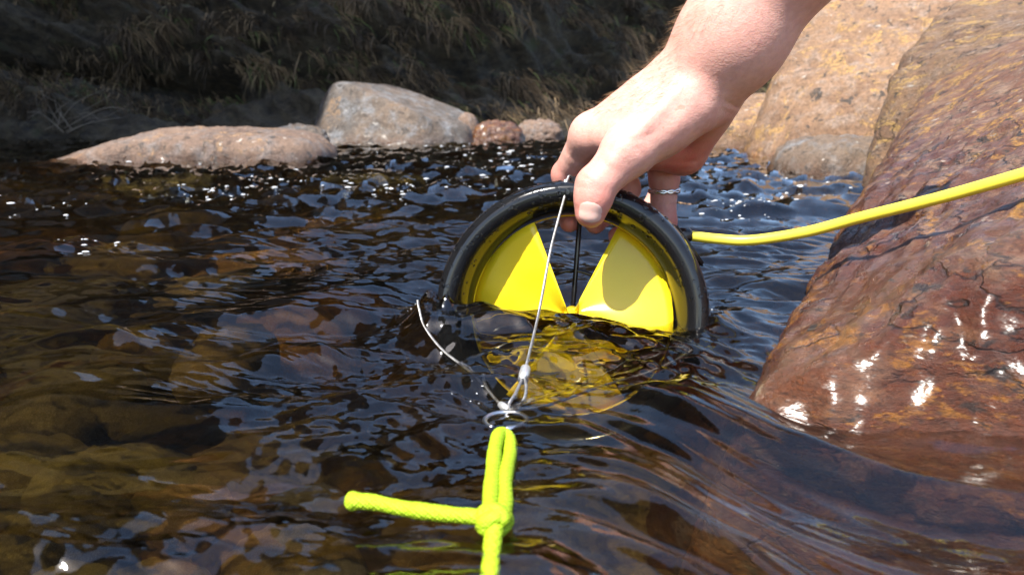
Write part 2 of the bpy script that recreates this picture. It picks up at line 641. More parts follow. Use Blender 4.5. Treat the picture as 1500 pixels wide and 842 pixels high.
# ------------------------------------------------------------------ rocks
def ico(sub):
    bm = bmesh.new()
    bmesh.ops.create_icosphere(bm, subdivisions=sub, radius=1.0)
    bm.verts.ensure_lookup_table()
    V = np.array([v.co[:] for v in bm.verts])
    F = np.array([[v.index for v in f.verts] for f in bm.faces])
    bm.free()
    return V / np.linalg.norm(V, axis=1)[:, None], F


ICO = {}


def rock_mesh(name, center, planes, p=10, sub=6, amp=0.03, freq=4.0, seed=0, radii=None, pe=2.4, extra=None, octv=5, detail=1.0, size=None):
    """rounded convex block: planes = [(normal, point on plane in world)], radii = superellipsoid body, then displaced"""
    if sub not in ICO:
        ICO[sub] = ico(sub)
    U, F = ICO[sub]
    c = np.asarray(center, float)
    s = np.zeros(len(U))
    for n, q in planes:
        n = np.asarray(n, float)
        n = n / np.linalg.norm(n)
        d = n.dot(np.asarray(q, float) - c)
        s += np.maximum(0, U @ n / max(d, 1e-3)) ** p
    if radii is not None:
        e = (np.abs(U / np.asarray(radii, float)) ** pe).sum(1) ** (1 / pe)
        s += e ** p
    r = s ** (-1 / p)
    V = c + U * r[:, None]
    size = np.median(r) if size is None else size
    q = V / size * freq * 0.25
    dsp = amp * size * (fbm(q[:, 0] * 4, q[:, 1] * 4, q[:, 2] * 4, octv, seed, 0.48))
    rid = 1 - np.abs(vnoise(q[:, 0] * 3, q[:, 1] * 3, q[:, 2] * 6, seed + 55)) * 2
    dsp += amp * 0.5 * size * rid * detail
    V = V + U * dsp[:, None]
    if extra is not None:
        V = extra(V, U)
    return mesh_np(name, V, F)


M_near = mat_rock('near_rock_material', (0.15, 0.052, 0.026), (0.22, 0.10, 0.052), lichen=(0.42, 0.225, 0.045), pale=(0.30, 0.20, 0.135),
                  lichen_amt=0.5, sc=2.4, wet_z=0.06, wet_top=0.09, stretch=(0.7, 1, 2.0), rot=(0.5, -0.5, 0.6), gloss=0.38, bump=0.7, cracks=0.85)
M_slab = mat_rock('slab_rock_material', (0.20, 0.105, 0.06), (0.29, 0.165, 0.085), lichen=(0.46, 0.28, 0.09), pale=(0.33, 0.235, 0.17), lichen_amt=0.45, sc=1.7, wet_z=0.0, wet_top=0.03,
                  stretch=(0.7, 1, 2.0), rot=(0.5, -0.5, 0.6), bump=1.0, cracks=0.7)
M_warm = mat_rock('warm_rock_material', (0.22, 0.12, 0.065), (0.31, 0.18, 0.10), lichen=(0.43, 0.25, 0.085), pale=(0.34, 0.25, 0.195),
                  lichen_amt=0.45, sc=1.1, wet_z=0.0, wet_top=0.035)
M_flat = mat_rock('flat_rock_material', (0.17, 0.105, 0.075), (0.24, 0.15, 0.10), lichen=(0.36, 0.215, 0.11), pale=(0.21, 0.185, 0.175),
                  lichen_amt=0.2, sc=1.2, wet_z=0.0, wet_top=0.04)
M_grey = mat_rock('grey_rock_material', (0.105, 0.09, 0.078), (0.19, 0.13, 0.088), lichen=(0.25, 0.155, 0.085), pale=(0.235, 0.245, 0.26),
                  lichen_amt=0.1, sc=0.9, wet_z=0.0, wet_top=0.05)


def near_extra(V, U):
    # foliation steps running up the slope, a cleft and a few joints
    axis = np.array([0.62, 0.55, 0.42])
    axis /= np.linalg.norm(axis)
    face_n = np.array([-0.45, -0.1, 0.86])
    pn = np.cross(axis, face_n)
    pn /= np.linalg.norm(pn)
    q = V @ pn + 0.012 * vnoise(V[:, 0] * 9, V[:, 1] * 9, V[:, 2] * 9, seed=300)
    dd = 0
    for k, (off, dep, wid) in enumerate(((0.02, .006, .006), (0.085, .004, .004), (-0.05, .005, .005), (0.15, .006, .006), (-0.11, .004, .004), (0.22, .005, .006))):
        c0 = W(1240, 520) @ pn + off
        e = q - c0 + 0.01 * vnoise(V[:, 0] * 6, V[:, 1] * 6, V[:, 2] * 6, seed=320 + k)
        gate = sstep(-0.3, 0.3, vnoise(V[:, 0] * 4, V[:, 1] * 4, V[:, 2] * 4, seed=340 + k))
        dd = dd + dep * gate * np.exp(-(e / wid) ** 2)
    q1, q2 = V @ axis, V @ pn
    q3 = V @ face_n
    fine = 0.0042 * fbm(q1 * 28, q2 * 75, q3 * 60, 3, seed=360) + 0.0012 * (1 - 2 * np.abs(vnoise(q1 * 90, q2 * 190, q3 * 150, seed=365))) + 0.0007 * vnoise(V[:, 0] * 300, V[:, 1] * 300, V[:, 2] * 300, seed=366)
    pit = 0.004 * sstep(0.35, 0.6, vnoise(V[:, 0] * 28, V[:, 1] * 28, V[:, 2] * 28, seed=370))
    V = V - U * (dd + pit - fine)[:, None]
    return V


A_ = W(1340, 638)
B_ = W(1118, 545)
near_c = (0.36, 0.52, -0.10)
near_planes = [
    ((-0.50, 0.14, 0.84), B_ + np.array([-0.012, 0, 0])),
    ((-0.84, 0.465, 0.26), W(1212, 400)),
    ((-0.32, -0.84, 0.44), A_ + np.array([0, 0.006, 0])),
    ((-0.30, -0.60, 0.74), A_ + np.array([0, -0.012, 0.012])),
    ((-0.14, -0.04, 0.98), (0.70, 0.85, 0.222)),
    ((-0.45, -0.88, 0.04), A_ + np.array([-0.004, -0.022, -0.02])),
    ((-0.96, 0.15, 0.10), B_ + np.array([-0.030, 0, -0.02])),
    ((0, 1, 0.3), (0.6, 1.30, 0)),
    ((1, 0, 0), (1.3, 0.8, 0)),
    ((0, 0, -1), (0.6, 0.8, -0.4)),
    ((0.1, -1, 0.1), (0.4, 0.27, 0)),
]
o = link('boulder', rock_mesh('near_boulder', near_c, near_planes, p=40, sub=7, amp=0.012, freq=5, seed=11, extra=near_extra, octv=6, size=0.6), M_near)
tag(o, 'large wet red-brown boulder with yellow lichen under the yellow cable', 'boulder')
o = link('boulder', rock_mesh('back_slab', (1.15, 1.65, 0.02),
         [((-0.92, -0.2, 0.30), P(1300, 205, 1.28)), ((-0.60, -0.12, 0.80), P(1362, 98, 1.32)), ((-0.30, -0.88, 0.36), P(1400, 225, 1.18)), ((-0.25, -0.1, 0.96), P(1480, 32, 1.4)),
          ((0, 0, 1), (1.2, 1.6, 0.55)), ((1, 0, 0), (2.0, 1.6, 0)), ((0, 1, 0), (1.2, 2.2, 0)), ((0, 0, -1), (1.2, 1.6, -0.4)), ((-0.8, 0.6, 0), P(1285, 260, 1.45))],
         p=22, sub=6, amp=0.03, freq=6, seed=17, octv=6), M_slab)
tag(o, 'orange-flecked brown boulder between the wet red-brown boulder and the tall tan boulder', 'boulder')

c = W(1330, 236)
o = link('boulder', rock_mesh('big_boulder', (1.45, 2.75, 0.10),
         [((-0.90, -0.25, 0.36), P(1118, 205, 2.3)), ((-0.62, -0.30, 0.72), P(1160, 85, 2.4)), ((-0.35, -0.9, 0.25), P(1200, 235, 2.15)),
          ((-0.3, -0.5, 0.8), P(1300, -20, 2.5)), ((0, 0, 1), (1.4, 2.7, 0.72)), ((-0.80, 0.60, 0.1), P(1135, 150, 2.6)), ((1, 0, 0), (2.7, 2.7, 0)), ((0, 1, 0), (1.5, 3.9, 0)), ((0, 0, -1), (1.5, 2.7, -0.4))],
         p=14, sub=7, amp=0.022, freq=5, seed=23, octv=6), M_warm)
tag(o, 'tall warm orange-tan boulder rising behind the wet red-brown boulder', 'boulder')

c = W(1235, 260)
o = link('rock', rock_mesh('low_rock', c + np.array([0.03, 0.10, -0.02]), [((0, 0, 1), c + np.array([0, 0, 0.085])), ((-0.5, -0.3, 0.8), P(1215, 215, 1.6))],
         radii=(0.15, 0.14, 0.12), p=14, sub=5, amp=0.05, seed=31), M_grey)
tag(o, 'low grey-brown rock at water level wedged between two big boulders', 'rock')

c = W(1080, 219)
o = link('rock', rock_mesh('back_rock', c + np.array([0.10, 0.20, 0.0]), [((-0.1, -0.3, 0.9), P(1090, 150, 3.1))], radii=(0.32, 0.25, 0.25), p=10, sub=5, amp=0.05, seed=37), M_warm)
tag(o, 'pale tan rock behind the wrist, left of the tall orange boulder', 'rock')

# long flat rock on the left
l, r = W(86, 243), W(478, 238)
mid = (l + r) / 2
o = link('rock', rock_mesh('flat_rock', mid + np.array([-0.068, 0.14, -0.045]),
         [((-0.27, -0.1, 0.96), P(150, 212, 2.0)), ((0.02, -0.1, 1), P(370, 198, 2.05)), ((-0.12, -0.85, 0.5), P(280, 228, 1.93)), ((0.85, -0.3, 0.4), P(462, 210, 2.0))],
         radii=(0.415, 0.20, 0.15), pe=4.0, p=12, sub=6, amp=0.035, freq=5, seed=44, octv=6), M_flat)
tag(o, 'long low flat pinkish rock lying in the river before the dark bank', 'rock')

# grey wedge boulder
g0 = W(578, 213)
o = link('boulder', rock_mesh('grey_boulder', g0 + np.array([0.0, 0.28, 0.03]),
         [((-0.85, -0.35, 0.38), P(470, 185, 3.45)), ((0.34, -0.12, 0.93), P(580, 145, 3.5)), ((-0.15, -0.9, 0.42), P(560, 195, 3.35)), ((0.0, 0.0, 1), P(520, 121, 3.6)),
          ((0.92, -0.1, 0.3), P(690, 205, 3.5)), ((0.45, -0.85, 0.3), P(640, 206, 3.38))],
         radii=(0.46, 0.42, 0.36), p=30, sub=6, amp=0.016, freq=5, seed=52, octv=6), M_grey)
tag(o, 'grey-topped wedge boulder with sloping back standing below the dark bank', 'boulder')

small = [
    ((668, 700), 165, 208, 3.6, M_flat, 61, 'small rounded tan rock leaning against the grey wedge boulder'),
    ((692, 765), 178, 209, 3.55, M_near, 62, 'small split red-brown rock right of the grey wedge boulder'),
    ((758, 822), 176, 205, 3.9, M_flat, 63, 'small oval orange-brown rock at the water edge near the hand'),
    ((395, 470), 184, 206, 3.3, M_grey, 64, 'low grey stone between the flat rock and the wedge boulder'),
]
for (x0, x1), y0, y1, d, m, sd, lab in small:
    w = (x1 - x0) / FPX * d / 2
    h = (y1 - y0) / FPX * d
    ctr = P((x0 + x1) / 2, y1, d)
    ctr[2] = 0.0
    ctr[1] += w * 0.7
    top = P((x0 + x1) / 2, y0, d)[2]
    o = link('rock', rock_mesh('small_rock', ctr, [((0.1, -0.2, 1), (ctr[0], ctr[1], top))], radii=(w * 1.1, w * 0.9, max(h, top) * 1.05), p=14, sub=5, amp=0.09, seed=sd), m)
    tag(o, lab, 'rock')

# stones lying on the bed, seen through the water
M_bedstone = [mat_rock('bed_stone_material_%d' % i, b, a, lichen_amt=0.1, sc=2.5, wet_z=-2, wet_top=0.01, lichen=(0.3, 0.2, 0.06)) for i, (b, a) in enumerate([
    ((0.20, 0.125, 0.045), (0.34, 0.21, 0.07)), ((0.36, 0.15, 0.055), (0.44, 0.21, 0.075)), ((0.19, 0.155, 0.06), (0.30, 0.23, 0.085)), ((0.08, 0.06, 0.04), (0.15, 0.11, 0.07))])]
stone_shapes = [rock_mesh('bed_stone', (0, 0, 0), [(rng.normal(size=3) * np.array([1, 1, 1.5]), rng.normal(size=3) * 0 + 0) for _ in range(0)] , radii=(1, 0.8, 0.5), p=8, sub=4, amp=0.09, seed=500 + i) for i in range(4)]
shape_mats = []
for i, me in enumerate(stone_shapes):
    for j, m in enumerate(M_bedstone):
        c_ = me.copy()
        c_.materials.append(m)
        shape_mats.append(c_)
stone_px = [(190, 445, .075), (90, 520, .09), (20, 560, .06), (420, 440, .12), (500, 380, .10), (330, 500, .06), (80, 640, .055), (200, 720, .05), (50, 780, .05),
            (330, 790, .05), (420, 700, .045), (560, 620, .05), (860, 760, .055), (960, 690, .06), (800, 700, .04), (1010, 800, .05), (600, 740, .05), (250, 600, .05),
            (900, 620, .06), (1130, 720, .05), (1250, 790, .05), (640, 560, .06), (1100, 430, .09), (560, 320, .14), (250, 330, .14), (60, 400, .10), (700, 820, .04), (480, 800, .04), (1400, 760, .05), (130, 590, .05)]
for i, (px, py, s) in enumerate(stone_px):
    w = W(px, py, -0.10)
    mi = (i * 7 + i // 4) % len(shape_mats)
    me = shape_mats[mi]
    o = link('river_stone', me)
    z = float(bed_z(np.array([w[0]]), np.array([w[1]]))[0])
    o.location = (w[0], w[1], z + s * 0.5 + (0.0 if s >= 0.10 else 0.09 if px < 560 else 0.03))
    sc = s * random.uniform(0.8, 1.15)
    o.scale = (sc, sc * random.uniform(0.8, 1.1), sc * random.uniform(1.0, 1.5))
    o.rotation_euler = (random.uniform(-.2, .2), random.uniform(-.2, .2), random.uniform(0, 6.28))
    tag(o, ('yellow-brown', 'rusty orange', 'olive-brown', 'dark grey-brown')[mi % 4] + ' stone lying on the river bed under the water', 'stone', ('yellow-brown', 'rusty orange', 'olive-brown', 'dark grey-brown')[mi % 4] + ' stones under the water')


# ------------------------------------------------------------------ far bank
def bank_point(x, s):
    """x along the bank, s height 0..1 -> displaced point"""
    z = -0.25 + s * 3.4
    y0 = 4.30 + 1.25 * np.maximum(0, x + 0.2) + 0.12 * np.sin(x * 0.9 + 1) + 0.15 * vnoise(x * 0.6, z * 0, seed=200)
    y = y0 + np.where(z < 0.22, (z) * 1.9, 0.22 * 1.9 + (z - 0.22) * 0.52)
    # ledge / undercut above the waterline
    y = y + 0.26 * np.exp(-((z - 0.30 + 0.07 * (x + 2)) / 0.08) ** 2) * sstep(-0.2, -1.6, x)
    tilt = 0.34
    u = x * math.cos(tilt) - z * math.sin(tilt)
    w = x * math.sin(tilt) + z * math.cos(tilt)
    dsp = 0.26 * fbm(u * 1.3, w * 3.2, octv=5, seed=210) + 0.09 * (1 - 2 * np.abs(vnoise(u * 1.6, w * 8, seed=220))) + 0.025 * fbm(u * 8, w * 16, octv=3, seed=230)
    y = y - dsp * sstep(-0.2, 0.25, z)
    z = z + 0.5 * dsp
    return np.stack([x, y, z], -1)


def build_bank():
    nx, nz = 620, 330
    tx = np.linspace(-1, 1, nx)
    x = np.sign(tx) * (np.abs(tx) * 4.2 + np.abs(tx) ** 5 * 10)
    s = np.linspace(0, 1, nz) ** 1.8
    X, S = np.meshgrid(x, s)
    V = bank_point(X.ravel(), S.ravel())
    i, j = np.meshgrid(np.arange(nz - 1), np.arange(nx - 1), indexing='ij')
    F = np.stack([i * nx + j, i * nx + j + 1, (i + 1) * nx + j + 1, (i + 1) * nx + j], -1).reshape(-1, 4)
    t = NT('bank_material')
    v = t.coord((1, 1, 1.8), (0, -0.34, 0))
    n1 = t.noise(v, 2.6, 9, 0.68, 0.6)
    n2 = t.noise(v, 11, 8, 0.7, 0.3)
    c = t.ramp(n1, [(0.32, (0.018, 0.016, 0.015)), (0.48, (0.04, 0.031, 0.022)), (0.60, (0.075, 0.058, 0.038)), (0.75, (0.055, 0.05, 0.046))])
    c = t.mix(t.ramp(n2, [(0.42, 0.0), (0.62, 0.8)]), c, (0.12, 0.095, 0.058))
    c = t.mix(t.ramp(t.noise(v, 3.4, 6, 0.6), [(0.58, 0), (0.68, 0.7)]), c, (0.055, 0.07, 0.022))
    c = t.mix(t.ramp(n2, [(0.28, 0.9), (0.42, 0.0)]), c, (0.012, 0.011, 0.010))
    h = t.math('ADD', n2, t.math('MULTIPLY', t.noise(v, 45, 6, 0.7), 0.4))
    t.principled(Base_Color=c, Roughness=0.9, Normal=t.bump(h, 0.9, 0.08))
    o = link('bank', mesh_np('bank', V, F), t.m)
    tag(o, kind='structure')


build_bank()


def build_shade_wall():
    """added rock wall out of view on the left, put up to shade the far bank"""
    nx, nz = 90, 90
    parts_v, parts_f = [], []
    base = 0
    prof = [(-13, -12.3), (-9, -7.05), (-6.0, -3.0), (-5.2, -1.6), (-4.9, 4.0), (-4.8, 12)]  # added wall runs along the sunlight so its shadow covers only the bank
    pts = spline([(a, b, 0) for a, b in prof], nx)[:, :2]
    s = np.linspace(-0.4, 22, nz)
    X = np.repeat(pts[:, 0][None], nz, 0).ravel()
    Y = np.repeat(pts[:, 1][None], nz, 0).ravel()
    Z = np.repeat(s[:, None], nx, 1).ravel()
    d = 0.35 * fbm(X * 0.8 + Y * 0.3, Y * 0.8, Z * 0.9, octv=4, seed=400)
    V = np.stack([X - 0.3 * d, Y + 0.25 + np.clip(d, -0.2, 1), Z + 0.3 * d], 1)
    i, j = np.meshgrid(np.arange(nz - 1), np.arange(nx - 1), indexing='ij')
    F = np.stack([i * nx + j, i * nx + j + 1, (i + 1) * nx + j + 1, (i + 1) * nx + j], -1).reshape(-1, 4)
    o = link('shade_wall', mesh_np('shade_wall', V, F), mat_rock('shade_wall_material', (0.10, 0.085, 0.07), (0.16, 0.13, 0.10), sc=0.3, wet_z=-1, lichen_amt=0.1))
    tag(o, kind='structure')


build_shade_wall()


def build_grass():
    """dry grass hanging over the bank: thousands of tapered blades in tufts"""
    n_t = 5200
    V, F, Cc = [], [], []
    x = rng.uniform(-4.6, 4.6, n_t)
    s = rng.uniform(0.10, 0.72, n_t) ** 1.9
    s = 0.10 + rng.uniform(0, 1, n_t) ** 1.5 * 0.55
    dens = fbm(x * 0.9, s * 20, octv=3, seed=250)
    keep = dens > -0.05
    x, s = x[keep], s[keep]
    base = bank_point(x, s)
    nb = 26
    allv, allf, alls = [], [], []
    k = 0
    for b in base:
        L = rng.uniform(0.05, 0.15) * (1.0 if b[2] < 1.2 else 1.6)
        hue = rng.uniform(0, 1)
        cnt = int(nb * rng.uniform(0.5, 1.4))
        sp = rng.uniform(0.02, 0.07)
        az = 0.7 + rng.uniform(-0.7, 0.7)
        o = b + np.stack([rng.normal(0, sp, cnt), rng.uniform(-0.03, 0.01, cnt), rng.normal(0, sp * 0.5, cnt)], 1)
        dirv = np.stack([az + rng.normal(0, 0.4, cnt), -rng.uniform(0.2, 0.6, cnt), rng.uniform(-0.9, 0.25, cnt)], 1)
        dirv /= np.linalg.norm(dirv, axis=1)[:, None]
        l = L * rng.uniform(0.5, 1.3, cnt)
        wdt = rng.uniform(0.0015, 0.0035, cnt)
        side = np.cross(dirv, np.array([0, 1.0, 0.2]))
        side /= np.linalg.norm(side, axis=1)[:, None] + 1e-9
        p1 = o + dirv * (l * 0.5)[:, None] + np.array([0, -0.1, -0.15]) * l[:, None]
        p2 = o + dirv * (l * 0.8)[:, None] + np.array([0, -0.08, -0.45]) * l[:, None]
        sw = side * wdt[:, None]
        vv = np.stack([o - sw, o + sw, p1 - sw * 0.8, p1 + sw * 0.8, p2], 1).reshape(-1, 3)
        idx = k + np.arange(cnt)[:, None] * 5
        allf.append(np.hstack([idx, idx + 1, idx + 3]))
        allf.append(np.hstack([idx, idx + 3, idx + 2]))
        allf.append(np.hstack([idx + 2, idx + 3, idx + 4]))
        allv.append(vv)
        alls.append(np.full(cnt * 5, hue) + np.repeat(rng.normal(0, 0.1, cnt), 5))
        k += cnt * 5
    me = mesh_np('dry_grass', np.vstack(allv), np.vstack(allf), smooth=False)
    at = me.attributes.new('tone', 'FLOAT', 'POINT')
    at.data.foreach_set('value', np.concatenate(alls).astype(np.float32))
    t = NT('dry_grass_material')
    a = t.n('ShaderNodeAttribute', attribute_name='tone')
    c = t.ramp(a.outputs['Fac'], [(0.0, (0.024, 0.015, 0.008)), (0.35, (0.05, 0.033, 0.018)), (0.62, (0.115, 0.078, 0.042)), (0.86, (0.25, 0.17, 0.09)), (0.94, (0.085, 0.095, 0.03)), (1.0, (0.09, 0.12, 0.035))])
    t.principled(Base_Color=c, Roughness=0.8)
    o = link('dry_grass', me, t.m)
    tag(o, 'dry tan grass hanging in tufts over the shaded bank', 'grass', kind='stuff')


build_grass()

# bare dead twigs at the foot of the bank
tw = empty('dead_branch', W(120, 206))
tag(tw, 'bare grey dead twigs lying at the foot of the bank', 'branch')
M_twig = mat_simple('twig_material', (0.16, 0.13, 0.10), 0.85)
b0 = P(95, 188, 4.1)
for i in range(22):
    a = P(90 + random.uniform(-25, 25), 192 + random.uniform(-4, 5), 4.1 + random.uniform(-.1, .1))
    e = P(90 + random.uniform(-60, 110), random.uniform(130, 180), 4.0 + random.uniform(-.15, .1))
    m = (a + e) / 2 + np.array([random.uniform(-.05, .05), random.uniform(-.05, .05), random.uniform(0, .07)])
    o = link('twig', tube_mesh('twig', spline([a, m, e], 9), np.linspace(0.0035, 0.001, 9), 5), M_twig, tw)
    o.matrix_parent_inverse = Matrix.Translation(-Vector(tw.location))

# ------------------------------------------------------------------ the little river turbine
M_black = NT('black_plastic')
v = M_black.coord()
M_black.principled(Base_Color=M_black.ramp(M_black.noise(v, 60, 5), [(0.3, (0.006, 0.006, 0.007)), (0.7, (0.011, 0.011, 0.012))]),
                   Roughness=M_black.ramp(M_black.noise(v, 25, 5), [(0.3, 0.09), (0.7, 0.2)]), Normal=M_black.bump(M_black.noise(v, 700, 3), 0.04, 0.0005))
M_black = M_black.m
M_yel = NT('yellow_plastic')
v = M_yel.coord()
M_yel.principled(Base_Color=M_yel.ramp(M_yel.noise(v, 30, 4), [(0.3, (0.80, 0.56, 0.012)), (0.7, (0.84, 0.61, 0.018))]), Roughness=0.22,
                 Subsurface_Weight=0.15, Subsurface_Scale=0.004, Subsurface_Radius=(1.0, 0.7, 0.05))
M_yel = M_yel.m
M_steel = mat_simple('steel', (0.55, 0.55, 0.56), 0.28, 1.0)
M_wire = mat_simple('steel_wire', (0.42, 0.41, 0.40), 0.42, 0.85, 0.2, 300)

turb = empty('river_turbine', tuple(T3(0, -0.09, 0.013)))
tag(turb, 'black ring turbine with yellow blades held half under water by the hand', 'turbine')
TINV = Matrix.Translation(-Vector(turb.location))


def tpart(name, me, mat, parent=turb):
    o = link(name, me, mat, parent)
    o.matrix_parent_inverse = TINV if parent is turb else Matrix.Identity(4)
    if parent is not turb:
        o.matrix_parent_inverse = TINV
        # parent has its own inverse but identity local transform; compensate
        o.matrix_parent_inverse = Matrix.Identity(4)
    return o


def lathe(profile, n=128, closed=True):
    """profile [(r, s)] -> world arrays revolved on the turbine axis"""
    pr = np.asarray(profile, float)
    m = len(pr)
    a = np.linspace(0, 2 * math.pi, n, endpoint=False)
    V = np.empty((n, m, 3))
    for i, ang in enumerate(a):
        V[i] = TC + np.outer(pr[:, 0], TX * math.sin(ang) + TZ * math.cos(ang)) - np.outer(pr[:, 1], TA)
    V = V.reshape(-1, 3)
    F = []
    mm = m if closed else m - 1
    for i in range(n):
        for j in range(mm):
            F.append((i * m + j, i * m + (j + 1) % m, ((i + 1) % n) * m + (j + 1) % m, ((i + 1) % n) * m + j))
    return V, np.array(F)


ph = np.linspace(0, 2 * math.pi, 40, endpoint=False)
cr, sr = np.cos(ph), np.sin(ph)
prof = spline([(r_, s_, 0) for r_, s_ in ((0.0862, 0.031), (0.0890, 0.022), (0.0897, 0.010), (0.0888, 0.0015), (0.0860, -0.0046), (0.0815, -0.0062), (0.0766, -0.0040), (0.0724, 0.0018), (0.0690, 0.0095),
                                            (0.0677, 0.019), (0.0684, 0.031), (0.0722, 0.0352), (0.0790, 0.0352), (0.0862, 0.031))], 66)[:-1, :2]
V, F = lathe(prof, 144)
duct = tpart('duct_ring', mesh_np('duct_ring', V, F), M_black)
V, F = lathe([(0.0688, 0.0215), (0.0675, 0.0215), (0.0671, 0.023), (0.0671, 0.030), (0.0688, 0.032)], 128)
tpart('rotor_rim', mesh_np('rotor_rim', V, F), M_yel)


def blade_mesh(a0, a1):
    nr_, na_ = 14, 16
    r = np.linspace(0.0040, 0.0670, nr_)
    t = np.linspace(0, 1, na_)
    R, Tt = np.meshgrid(r, t, indexing='ij')
    ang = a0 + (a1 - a0) * Tt
    # chord narrows to a straight edge near the middle
    pitch = 0.008 + 0.019 * (1 - Tt) * (0.25 + 0.75 * (R / 0.0670))
    s = pitch + 0.004 * np.sin(Tt * math.pi)
    V0 = TC + (R * np.sin(ang))[..., None] * TX + (R * np.cos(ang))[..., None] * TZ - s[..., None] * TA
    V1 = V0 - 0.0022 * TA
    V = np.vstack([V0.reshape(-1, 3), V1.reshape(-1, 3)])
    n = nr_ * na_
    F = []
    for i in range(nr_ - 1):
        for j in range(na_ - 1):
            q = (i * na_ + j, i * na_ + j + 1, (i + 1) * na_ + j + 1, (i + 1) * na_ + j)
            F.append(q)
            F.append(tuple(n + k for k in q[::-1]))
    for i in range(nr_ - 1):
        for j in (0, na_ - 1):
            F.append((i * na_ + j, (i + 1) * na_ + j, n + (i + 1) * na_ + j, n + i * na_ + j))
    for j in range(na_ - 1):
        for i in (0, nr_ - 1):
            F.append((i * na_ + j, i * na_ + j + 1, n + i * na_ + j + 1, n + i * na_ + j))
    me = bpy.data.meshes.new('blade')
    me.from_pydata(V.tolist(), [], F)
    bm = bmesh.new()
    bm.from_mesh(me)
    me2 = bm_mesh('blade', bm)
    return me2


for cdeg in (-57, 63, 183):
    tpart('blade', blade_mesh(math.radians(cdeg - 37), math.radians(cdeg + 35)), M_yel)
V, F = lathe([(0.0, 0.009), (0.002, 0.0095), (0.0045, 0.012), (0.006, 0.020), (0.006, 0.033), (0.0, 0.035)], 32, False)
tpart('hub', mesh_np('hub', V, F), M_yel)
# rear guard
gs = 0.040
for a in (3, 123, 243):
    a = math.radians(a)
    d = TX * math.sin(a) + TZ * math.cos(a)
    q = [TC - TA * gs, TC + d * 0.03 - TA * gs, TC + d * 0.06 - TA * (gs - 0.002), TC + d * 0.078 - TA * 0.028]
    tpart('guard_rod', tube_mesh('guard_rod', spline(q, 14), 0.0018, 8), M_black)
aa = np.linspace(0, 2 * math.pi, 61)
q = np.array([T3(0.030 * math.sin(a), 0.030 * math.cos(a), gs) for a in aa])
tpart('guard_ring', tube_mesh('guard_ring', q, 0.0014, 8), M_black)


def box_world(name, c, ax, ay, az, hx, hy, hz, taper=1.0, bev=0.001):
    """box with half sizes along three world axes; taper scales the +x end"""
    bm = bmesh.new()
    vs = []
    for sx in (-1, 1):
        k = taper if sx > 0 else 1.0
        for sy in (-1, 1):
            for sz in (-1, 1):
                vs.append(bm.verts.new(Vector(c + ax * sx * hx + ay * sy * hy * k + az * sz * hz * k)))
    for f in ((0, 1, 3, 2), (4, 6, 7, 5), (0, 4, 5, 1), (2, 3, 7, 6), (0, 2, 6, 4), (1, 5, 7, 3)):
        bm.faces.new([vs[i] for i in f])
    bmesh.ops.bevel(bm, geom=bm.edges[:], offset=bev, segments=2, affect='EDGES')
    return bm_mesh(name, bm)


# cable gland on the right shoulder
ga = math.radians(50)
gd = TX * math.sin(ga) + TZ * math.cos(ga)
gt = TX * math.cos(ga) - TZ * math.sin(ga)
GC = P(1002, 345, 0.486)
gx = np.array([0.98, 0.10, 0.02])
gx /= np.linalg.norm(gx)
gy = np.cross(np.array([0, 0, 1.0]), gx)
gz = np.cross(gx, gy)
gland = tpart('cable_gland', box_world('cable_gland', GC - gx * 0.011 - gz * 0.003, gx, gy, gz, 0.011, 0.009, 0.0065, 0.72, 0.0015), M_black)
gus = tpart('gland_bracket', box_world('gland_bracket', T3(0.0885 * math.sin(ga + 0.12), 0.0885 * math.cos(ga + 0.12), 0.014), gt, TA, gd, 0.016, 0.008, 0.0035, 0.5, 0.0012), M_black)
gland_collar = tpart('gland_collar', tube_mesh('gland_collar', np.array([GC - gx * 0.004, GC, GC + gx * 0.003, GC + gx * 0.0045]), [0.0052, 0.0052, 0.0048, 0.004], 20), M_black, gland)
# wire lugs: top and left
LT = P(829, 268, 0.474)
LL = P(612, 440, 0.468)
LR = P(1030, 500, 0.475)
tpart('wire_lug', box_world('wire_lug', P(842, 272, 0.480), RT, FW, UP, 0.0035, 0.004, 0.0055, 1.0, 0.001), M_black)
tpart('wire_lug', box_world('wire_lug', T3(-0.0915, -0.010, 0.012), RT, FW, UP, 0.004, 0.003, 0.003, 1.0, 0.001), M_black)

# droplets on the ring
dv, df = [], []
IV, IF = ico(2)
k = 0
for i in range(420):
    ang = random.gauss(-0.1, 0.7) if i % 3 else random.uniform(-1.3, 1.4)
    phi = random.uniform(-0.2, 2.6)
    kk = random.randint(3, 36)
    rr, ss = prof[kk]
    tn = prof[kk + 1] - prof[kk - 1]
    tn = tn / np.linalg.norm(tn)
    c_, s_ = -tn[1], tn[0]
    pos = T3(rr * math.sin(ang), rr * math.cos(ang), ss)
    rad = abs(random.gauss(0.0006, 0.0004)) + 0.00025
    nrm = (TX * math.sin(ang) + TZ * math.cos(ang)) * c_ - TA * s_
    nrm = nrm / np.linalg.norm(nrm)
    q = IV * rad
    q = q - np.outer(q @ nrm, nrm) * 0.45
    dv.append(q + pos)
    df.append(IF + k)
    k += len(IV)
t = NT('droplet_material')
t.principled(Base_Color=(1, 1, 1), Roughness=0.02, Transmission_Weight=1.0, IOR=1.33)
M_drop = t.m
o = tpart('water_drops', mesh_np('water_drops', np.vstack(dv), np.vstack(df)), M_drop, duct)
o['kind'] = 'stuff'

